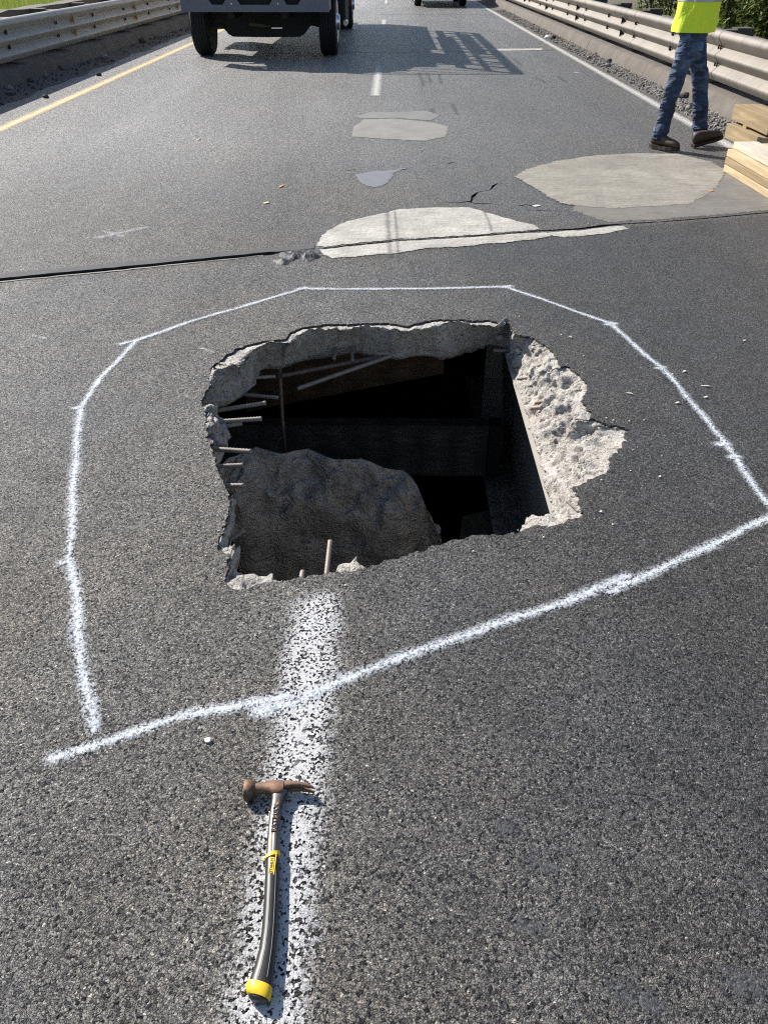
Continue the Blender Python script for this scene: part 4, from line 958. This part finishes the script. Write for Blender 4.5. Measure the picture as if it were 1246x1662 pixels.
body = skin('body', [(hipc, (.12, .11)), (hipc + Vector((0, 0, .2)), (.12, .11)), (chest, (.17, .13)), (neck, .055), (neck + Vector((.03, .02, .10)), .055), (neck + Vector((.05, .04, .2)), (.085, .10)), (neck + Vector((.04, .03, .29)), (.07, .08)),
    (shR, .06), (elR, .045), (wrR, .028), (shL, .06), (elL, .045), (wrL, .028), (rh, .085), (rk, .055), (ra, .04), (lh, .085), (lk, .055), (la, .04)],
    [(0,1),(1,2),(2,3),(3,4),(4,5),(5,6),(2,7),(7,8),(8,9),(2,10),(10,11),(11,12),(0,13),(13,14),(14,15),(0,16),(16,17),(17,18)], M_skin, W, 2); wp(body)
def hand(wr, d, up, side):
    d = d.normalized(); s = d.cross(up).normalized() * side; pal = wr + d * .05
    nodes = [(wr, .026), (pal, (.036, .017)), (wr + d * .09, (.036, .014))]; edges = [(0,1),(1,2)]
    for k, (off, L) in enumerate(((-.028,.075),(-.010,.085),(.010,.08),(.027,.062))):
        b = wr + d * .095 + s * off; m1 = b + d * L * .5 - up * .012; m2_ = b + d * L * .8 - up * .04; i = len(nodes)
        nodes += [(b, .009), (m1, .0085), (m2_, .0075)]; edges += [(2, i), (i, i+1), (i+1, i+2)]
    i = len(nodes); nodes += [(wr + d * .04 - s * .035, .011), (wr + d * .08 - s * .05 - up * .015, .0095), (wr + d * .105 - s * .04 - up * .03, .008)]; edges += [(1, i), (i, i+1), (i+1, i+2)]
    return wp(skin('hand', nodes, edges, M_skin, W, 1, 1))
hand(wrR, wrR - elR, Vector((-.4, 0, 1)).normalized(), 1); hand(wrL, wrL - elL, Vector((-.4, 0, 1)).normalized(), -1)
# head features
hc = neck + Vector((.05, .04, .2)); fd = Vector((.85, .5, 0)).normalized(); fs = Vector((-fd.y, fd.x, 0))
b = MB(); rock_mesh(b, hc + fd * .105 + Vector((0, 0, -.01)), .016, 2, .9, .9, 1.5); wp(b.build('nose', M_skin, W, True))
for s in (1, -1):
    b = MB(); rock_mesh(b, hc + fs * s * .085, .026, 5, .6, .6, 1.2); wp(b.build('ear', M_skin, W, True))
    b = MB(); rock_mesh(b, hc + fd * .092 + fs * s * .032 + Vector((0, 0, .022)), .012, 5, .8, .8, .8); wp(b.build('eye', M_chassis, W, True))
b = MB(); b.box((-.02, -.003, -.004), (.02, .003, .004), Matrix.Translation(hc + fd * .098 + Vector((0, 0, -.05))) @ fs.to_track_quat('X', 'Z').to_matrix().to_4x4()); wp(b.build('mouth', M_red, W))
b = MB(); rock_mesh(b, hc + Vector((-.02, -.01, .06)), .105, 4, 1, 1, .85, 14, 10); wp(b.build('hair', M_hair, W, True))
# jeans
def leg_nodes(h, k, a, r):
    kn = (h - k).normalized(); return [(h, r[0]), (h.lerp(k, .35), r[1]), (h.lerp(k, .75), r[2]), (k, r[3]), (k.lerp(a, .3), r[4]), (k.lerp(a, .7), r[5]), (a + Vector((-.01, 0, -.005)), r[6]), (a.lerp(k, -.09) + Vector((-.012, 0, 0)), r[7])]
nR = leg_nodes(rh, rk, ra, (.102, .096, .082, .076, .074, .072, .078, .080)); nL = leg_nodes(lh, lk, la, (.102, .096, .082, .076, .074, .072, .078, .080))
nodes = [(hipc + Vector((0, 0, -.02)), (.165, .155)), (hipc + Vector((0, 0, .16)), (.165, .155))] + nR + nL
edges = [(0,1),(0,2)] + [(i, i+1) for i in range(2, 9)] + [(0, 10)] + [(i, i+1) for i in range(10, 17)]
jeans = skin('jeans', nodes, edges, M_den, W, 3)
for v in jeans.data.vertices:
    p = v.co; f = noise.fractal(Vector((p.x * 5 + p.z * 3, p.y * 5, p.z * 8)), .9, 2, 3) * .012 - .010 * abs(noise.noise(Vector((p.x * 7 + p.z * 9, p.y * 6, p.z * 13 - p.x * 6)))) + .008 * math.sin(p.z * 75 + 6 * noise.noise(p * 8)) * max(0, 1 - abs(p.z - .16) * 9); v.co = p + v.normal * f
wp(jeans)
b = MB(); q = PY(1124, 66, 7.93); b.box((-.055, -.008, -.07), (.055, .004, .06), Matrix.Translation((hipc.x + .01, hipc.y - .155, hipz - .02)) @ Euler((R(-4), 0, R(10))).to_matrix().to_4x4())
wp(b.build('back_pocket', M_den, W, bevel=.003))
# boots
def boot(heel, toe, pitch):
    d = (toe - heel); d.z = 0; d.normalize(); s = Vector((-d.y, d.x, 0)); L = .30; M = Matrix((( d.x, s.x, 0, heel.x), (d.y, s.y, 0, heel.y), (0, 0, 1, heel.z), (0, 0, 0, 1))) @ Matrix.Rotation(-pitch, 4, 'Y')
    def ring(x, w, z0, z1, n=14): return [M @ Vector((x, w * math.cos(2*math.pi*k/n), (z0+z1)/2 + (z1-z0)/2 * math.sin(2*math.pi*k/n))) for k in range(n)]
    up = MB().loft([ring(x, w, z0, z1) for x, w, z0, z1 in ((-.002,.025,.04,.10),(.01,.036,.025,.125),(.05,.040,.022,.13),(.095,.042,.022,.125),(.14,.045,.022,.115),(.19,.049,.022,.098),(.24,.047,.022,.088),(.28,.036,.024,.072),(.298,.018,.028,.05))])
    o = wp(up.build('boot', M_boot, W, smooth='all'))
    lo = [(-.006,.03),(.03,.041),(.10,.040),(.19,.052),(.25,.049),(.29,.034),(.303,.012)]
    outl = [(x, w) for x, w in lo] + [(x, -w) for x, w in lo[::-1]]
    q = MB().loft([[M @ Vector((x, w, .028)) for x, w in outl], [M @ Vector((x, w, .0)) for x, w in outl]]).build('sole', M_sole, o)
boot(P(1056, 238, .012), P(1101, 247, .01), R(1)); boot(P(1124, 239, .01), P(1178, 236, .01), R(13))
# vest
def vring(z, ax, ay, cx, cy, rot, n=36):
    out = []
    for k in range(n):
        a = 2*math.pi*k/n; w = 1 + .05 * math.sin(a * 5 + z * 11) + .03 * math.sin(a * 9 - z * 23)
        x, y = ax * math.cos(a) * w, ay * math.sin(a) * w; out.append(Vector((cx + x * math.cos(rot) - y * math.sin(rot), cy + x * math.sin(rot) + y * math.cos(rot), z)))
    return out
vx, vy = hipc.x - .005, 8.09
def vest_piece(name, zs, m, off=0.0):
    rg = []
    for z in zs:
        u = (z - (zt - .02)) / .5; ax = .195 - .035 * u + .02 * max(0, u - .5); ay = .185 - .02 * u
        rg.append(vring(z, ax + off, ay + off, vx + .02 * u, vy, .5))
    inner = [[Vector((vx, vy, p.z)) + (p - Vector((vx, vy, p.z))) * .96 for p in r] for r in rg[::-1]]
    return wp(MB().loft(rg + inner, cap=False).build(name, m, W, smooth='all'))
vz = PY(1122, 54, 7.9).z
vest_piece('vest', [vz + k * .03 for k in range(18)], M_vest); vest_piece('reflective_band', [PY(1122, 3.5, 7.9).z + k * .02 for k in range(4)], M_refl, .004)
wp(skin('shirt_sleeve', [(shR, .07), (shR.lerp(elR, .6), .062), (elR, .055)], [(0,1),(1,2)], M_shirt, W, 2)); wp(skin('shirt_sleeve', [(shL, .07), (shL.lerp(elL, .6), .062), (elL, .055)], [(0,1),(1,2)], M_shirt, W, 2))

# ------------------------------------------------------------------ truck
TX, TY = -2.25, 16.4
T = thing('truck', (TX, TY, 0), 0, 'large truck with slate blue front bumper stopped in the left lane, casting a lattice shadow', 'truck')
def tp(mbb, name, m, parent=T, sm=False, bev=0.0): return mbb.build(name, m, parent, smooth=sm, bevel=bev)
# bumper with three openings, built as a frame of bars
bz0, bz1, by = .725, 1.30, -1.22
b = MB(); Wd = 1.225
def opening(mbb, xs):
    pass
cols = [(-Wd, -.80), (-.44, -.33), (.33, .44), (.80, Wd)]
b.box((-Wd, by, bz0), (Wd, by + .09, bz0 + .10)); b.box((-Wd, by, bz1 - .09), (Wd, by + .09, bz1))
for x0, x1 in cols: b.box((x0, by + .0015, bz0 + .10), (x1, by + .0885, bz1 - .09))
for x, d in ((-.80, 1), (-.44, -1), (-.33, 1), (.33, -1), (.44, 1), (.80, -1)):
    b.loft([[Vector((x, yy, bz0 + .10)), Vector((x + d * .09, yy, bz0 + .10)), Vector((x, yy, bz0 + .22))] for yy in (by + .003, by + .087)])
b.box((-Wd, by + .09, bz0 + .02), (-Wd + .05, by + .5, bz1 - .02)); b.box((Wd - .05, by + .09, bz0 + .02), (Wd, by + .5, bz1 - .02))
tp(b, 'bumper', M_bumper)
b = MB(); b.box((-.8, by + .14, bz0 + .08), (.8, by + .18, bz1)); tp(b, 'bumper_backing', M_chassis)
for s in (-1, 1):
    b = MB(); b.lathe([(.0, -.01), (.012, -.008), (.014, .01)], Matrix.Translation((s * .385, by - .003, bz0 + .115)) @ Matrix.Rotation(R(90), 4, 'Z'), 10); tp(b, 'bumper_bolt', M_chrome)
def wheel(x, y, side, r=.515, w=.30, dual=False):
    M = Matrix.Translation((x, y, r)) @ Matrix.Rotation(0 if side > 0 else math.pi, 4, 'Z')
    wts = [(r * .62, -w/2), (r * .93, -w/2), (r * .985, -w/2 + .03)]
    for k in range(5):
        a = -w/2 + .035 + k * (w - .07) / 5; st = (w - .07) / 5; wts += [(r, a), (r, a + st - .014), (r * .972, a + st - .012), (r * .972, a + st - .002)]
    wts += [(r, w/2 - .035), (r * .985, w/2 - .03), (r * .93, w/2), (r * .62, w/2)]
    wh = tp(MB().lathe([(.02, -w/2 + .02)] + wts + [(.02, w/2 - .04)], M, 40), 'wheel', M_tyre, sm=True)
    rim = MB().lathe([(.05, w/2 + .05), (.11, w/2 + .05), (.13, w/2 + .0), (r * .42, w/2 - .02), (r * .56, w/2 + .004), (r * .63, w/2 + .008), (r * .635, w/2 - .01), (r * .4, w/2 - .04)], M, 32).build('rim', M_chrome, wh, smooth=True)
    return wh
wheel(-1.13, 0, -1); wheel(1.13, 0, 1)
for x, s in ((-1.15, -1), (-.82, -1), (.82, 1), (1.15, 1)): wheel(x, 6.2, s)
b = MB(); rg = []
for x, zb_, zt_ in ((-1.02,.42,.62),(-.86,.46,.66),(-.80,.46,.72),(-.74,.40,.95),(-.68,.33,.95),(-.60,.292,.95),(0,.285,.95),(.60,.292,.95),(.68,.33,.95),(.74,.40,.95),(.80,.46,.72),(.86,.46,.66),(1.02,.42,.62)):
    rg.append([Vector((x, -.10, zb_)), Vector((x, .14, zb_)), Vector((x, .14, zt_)), Vector((x, -.10, zt_))])
tp(b.loft(rg), 'front_axle', M_chassis)
b = MB(); b.box((-.70, .16, .50), (.70, 1.4, 1.2)); tp(b, 'engine_pan', M_chassis, bev=.04)
b = MB(); b.box((-1.0, 1.5, .45), (1.0, 1.56, 1.1)); tp(b, 'mud_flap', M_chassis)
b = MB(); b.tube((-.26, -.3, .50), (.02, -.28, .47), .03, n=10); b.tube((.02, -.28, .47), (.10, -.27, .47), .02, n=8); tp(b, 'steering_rod', simple('brass_fitting', (.12, .10, .05), .5, .4))
b = MB(); b.box((.13, -.32, .43), (.32, -.31, .45)); tp(b, 'tow_bracket', M_chrome)
for s in (-1, 1): tp(MB().box((s * .45 - .05, -1.0, .62), (s * .45 + .05, 9.0, .86)), 'frame_rail', M_chassis)
b = MB(); b.box((-.62, by + .06, .96), (.62, by + .20, 1.62))
tp(b, 'grille', M_chassis)
hood = MB().loft([[Vector((-w, y, z0)), Vector((w, y, z0)), Vector((w, y, z1 - .12)), Vector((w * .8, y, z1)), Vector((-w * .8, y, z1)), Vector((-w, y, z1 - .12))] for y, w, z0, z1 in ((by + .12, .92, 1.17, 1.55), (-.6, 1.0, 1.17, 1.72), (.5, 1.02, 1.17, 1.85))])
tp(hood, 'hood', M_truck, bev=.02)
for s in (-1, 1):
    rg = []
    for k in range(9):
        a = math.pi * (.22 + .56 * k / 8); rg.append([Vector((s * .98, .0 - .66 * math.cos(a), .58 + .66 * math.sin(a))), Vector((s * 1.27, .0 - .66 * math.cos(a), .58 + .66 * math.sin(a))), Vector((s * 1.27, .0 - .62 * math.cos(a), .58 + .62 * math.sin(a))), Vector((s * .98, .0 - .62 * math.cos(a), .58 + .62 * math.sin(a)))])
    tp(MB().loft(rg), 'fender', M_chassis)
    tp(MB().box((s * .95 - .2, by + .08, 1.2), (s * .95 + .2, by + .14, 1.42)), 'headlight', M_lamp, bev=.02)
cab = MB().loft([[Vector((-1.02, y0, z)), Vector((1.02, y0, z)), Vector((1.02, y1, z)), Vector((-1.02, y1, z))] for z, y0, y1 in ((.72, .55, 2.3), (1.85, .55, 2.3), (2.5, .95, 2.28), (2.56, 1.05, 2.2))])
tp(cab, 'cab', M_truck, bev=.03)
b = MB(); b.loft([[Vector((-.9, .555, 1.92)), Vector((.9, .555, 1.92)), Vector((.9, .60, 1.92)), Vector((-.9, .60, 1.92))], [Vector((-.85, .91, 2.46)), Vector((.85, .91, 2.46)), Vector((.85, .96, 2.46)), Vector((-.85, .96, 2.46))]]); tp(b, 'windshield', M_glass)
for s in (-1, 1):
    tp(MB().box((s * 1.025 - .01, .95, 1.85), (s * 1.025 + .01, 2.0, 2.4)), 'side_window', M_glass)
    tp(MB().box((s * 1.19 - .07, .45, 1.5), (s * 1.19 + .07, .52, 2.1)), 'mirror', M_chassis)
    tp(MB().box((min(s * 1.0, s * 1.36), 1.5, .30), (max(s * 1.0, s * 1.36), 2.9, .95)), 'step_tank', M_chassis, bev=.05)
    tp(MB().tube((s * 1.36, 1.35, .42), (s * 1.36, 1.5, .42), .05, n=10), 'tank_cap', M_chrome)
    tp(MB().box((min(s * 1.30, s * 1.42), 3.1, .62), (max(s * 1.30, s * 1.42), 3.16, .95)), 'side_marker', M_red)
tp(MB().box((-1.22, 2.7, 1.0), (1.22, 8.6, 1.95)), 'utility_body', M_truck, bev=.03)
# overhead lattice rack
b = MB(); z0, z1 = 2.10, 2.92; xr0, xr1, y0, y1 = -1.2, 1.30, -.05, 7.5
for x in (xr0, xr1):
    b.bar((x, y0, z1), (x, y1, z1), .10, .10); b.bar((x, y0, z0), (x, y1, z0), .09, .09); b.bar((x, y0 + .05, (z0 + z1) / 2), (x, y1 - .05, (z0 + z1) / 2), .05, .07)
    n_ = 11
    for k in range(n_ + 1):
        y = y0 + (y1 - y0) * k / n_; b.bar((x, y, z0 + .035), (x, y, z1 - .035), .09, .09)
        if k < n_: b.bar((x, y, z0 + .03), (x, y + (y1 - y0) / n_, z1 - .03), .045, .045)
for k in range(7):
    y = y0 + (y1 - y0) * k / 6; b.bar((xr0, y, z1 + .05), (xr1, y, z1 + .05), .05, .05)
for k in range(4): b.bar((xr0 + (xr1-xr0) * k / 3, y0 + .05, z0 + .05), (xr0 + (xr1-xr0) * (k+1) / 3 - .02, y0 + .05, z1 - .05), .03, .03) if k < 3 else None
b.box((-.9, 1.0, z1 + .08), (-.1, 7.2, z1 + .20)); b.box((.25, 1.4, z1 + .08), (.60, 6.6, z1 + .12)); b.box((.78, 2.9, z1 + .08), (1.02, 7.3, z1 + .12))
for y in (2.75, 5.4, 7.3):
    for x in (-1.2, 1.2): b.bar((x, y, 1.9), (x, y, z0), .07, .07)
b.bar((-1.2, .02, 1.9), (-1.2, .02, 2.1), .05, .05)
tp(b, 'lattice_rack', M_rack)

# ------------------------------------------------------------------ second vehicle far down the right lane
VX, VY = 1.76, 33.2
V = thing('pickup_truck', (VX, VY, 0), 0, 'distant dark vehicle in the right lane cut off by the top of the frame', 'pickup truck')
def vp(mbb, name, m, parent=V, sm=False, bev=0.0): return mbb.build(name, m, parent, smooth=sm, bevel=bev)
vp(MB().loft([[Vector((-.98, y, z0)), Vector((.98, y, z0)), Vector((.98, y, z1 - .1)), Vector((.9, y, z1)), Vector((-.9, y, z1)), Vector((-.98, y, z1 - .1))] for y, z0, z1 in ((-.85, .42, .95), (-.7, .38, 1.1), (.8, .38, 1.18), (4.3, .4, 1.2), (4.4, .5, 1.1))]), 'body', M_pick, bev=.03)
vp(MB().loft([[Vector((-w, y0, z)), Vector((w, y0, z)), Vector((w, y1, z)), Vector((-w, y1, z))] for z, w, y0, y1 in ((1.17, .95, .7, 3.0), (1.8, .78, 1.5, 2.85), (1.84, .7, 1.6, 2.75))]), 'cab', M_glass, bev=.03)
vp(MB().box((-.95, -.98, .42), (.95, -.84, .66)), 'bumper', M_chassis, bev=.02); vp(MB().box((-.6, -.3, .25), (.6, 3.9, .42)), 'undercarriage', M_chassis)
for s in (-1, 1):
    vp(MB().box((s * .75 - .15, -.87, .75), (s * .75 + .15, -.845, .93)), 'headlight', M_lamp)
    for y in (0, 3.3):
        M = Matrix.Translation((s * .80, y, .38)) @ Matrix.Rotation(0 if s > 0 else math.pi, 4, 'Z')
        wh = vp(MB().lathe([(.05, -.12), (.26, -.13), (.36, -.12), (.38, -.09), (.38, .09), (.36, .12), (.26, .13), (.05, .10)], M, 28), 'wheel', M_tyre, sm=True)
        MB().lathe([(.04, .15), (.1, .14), (.24, .12), (.25, .134), (.2, .05)], M, 20).build('rim', M_chrome, wh, smooth=True)
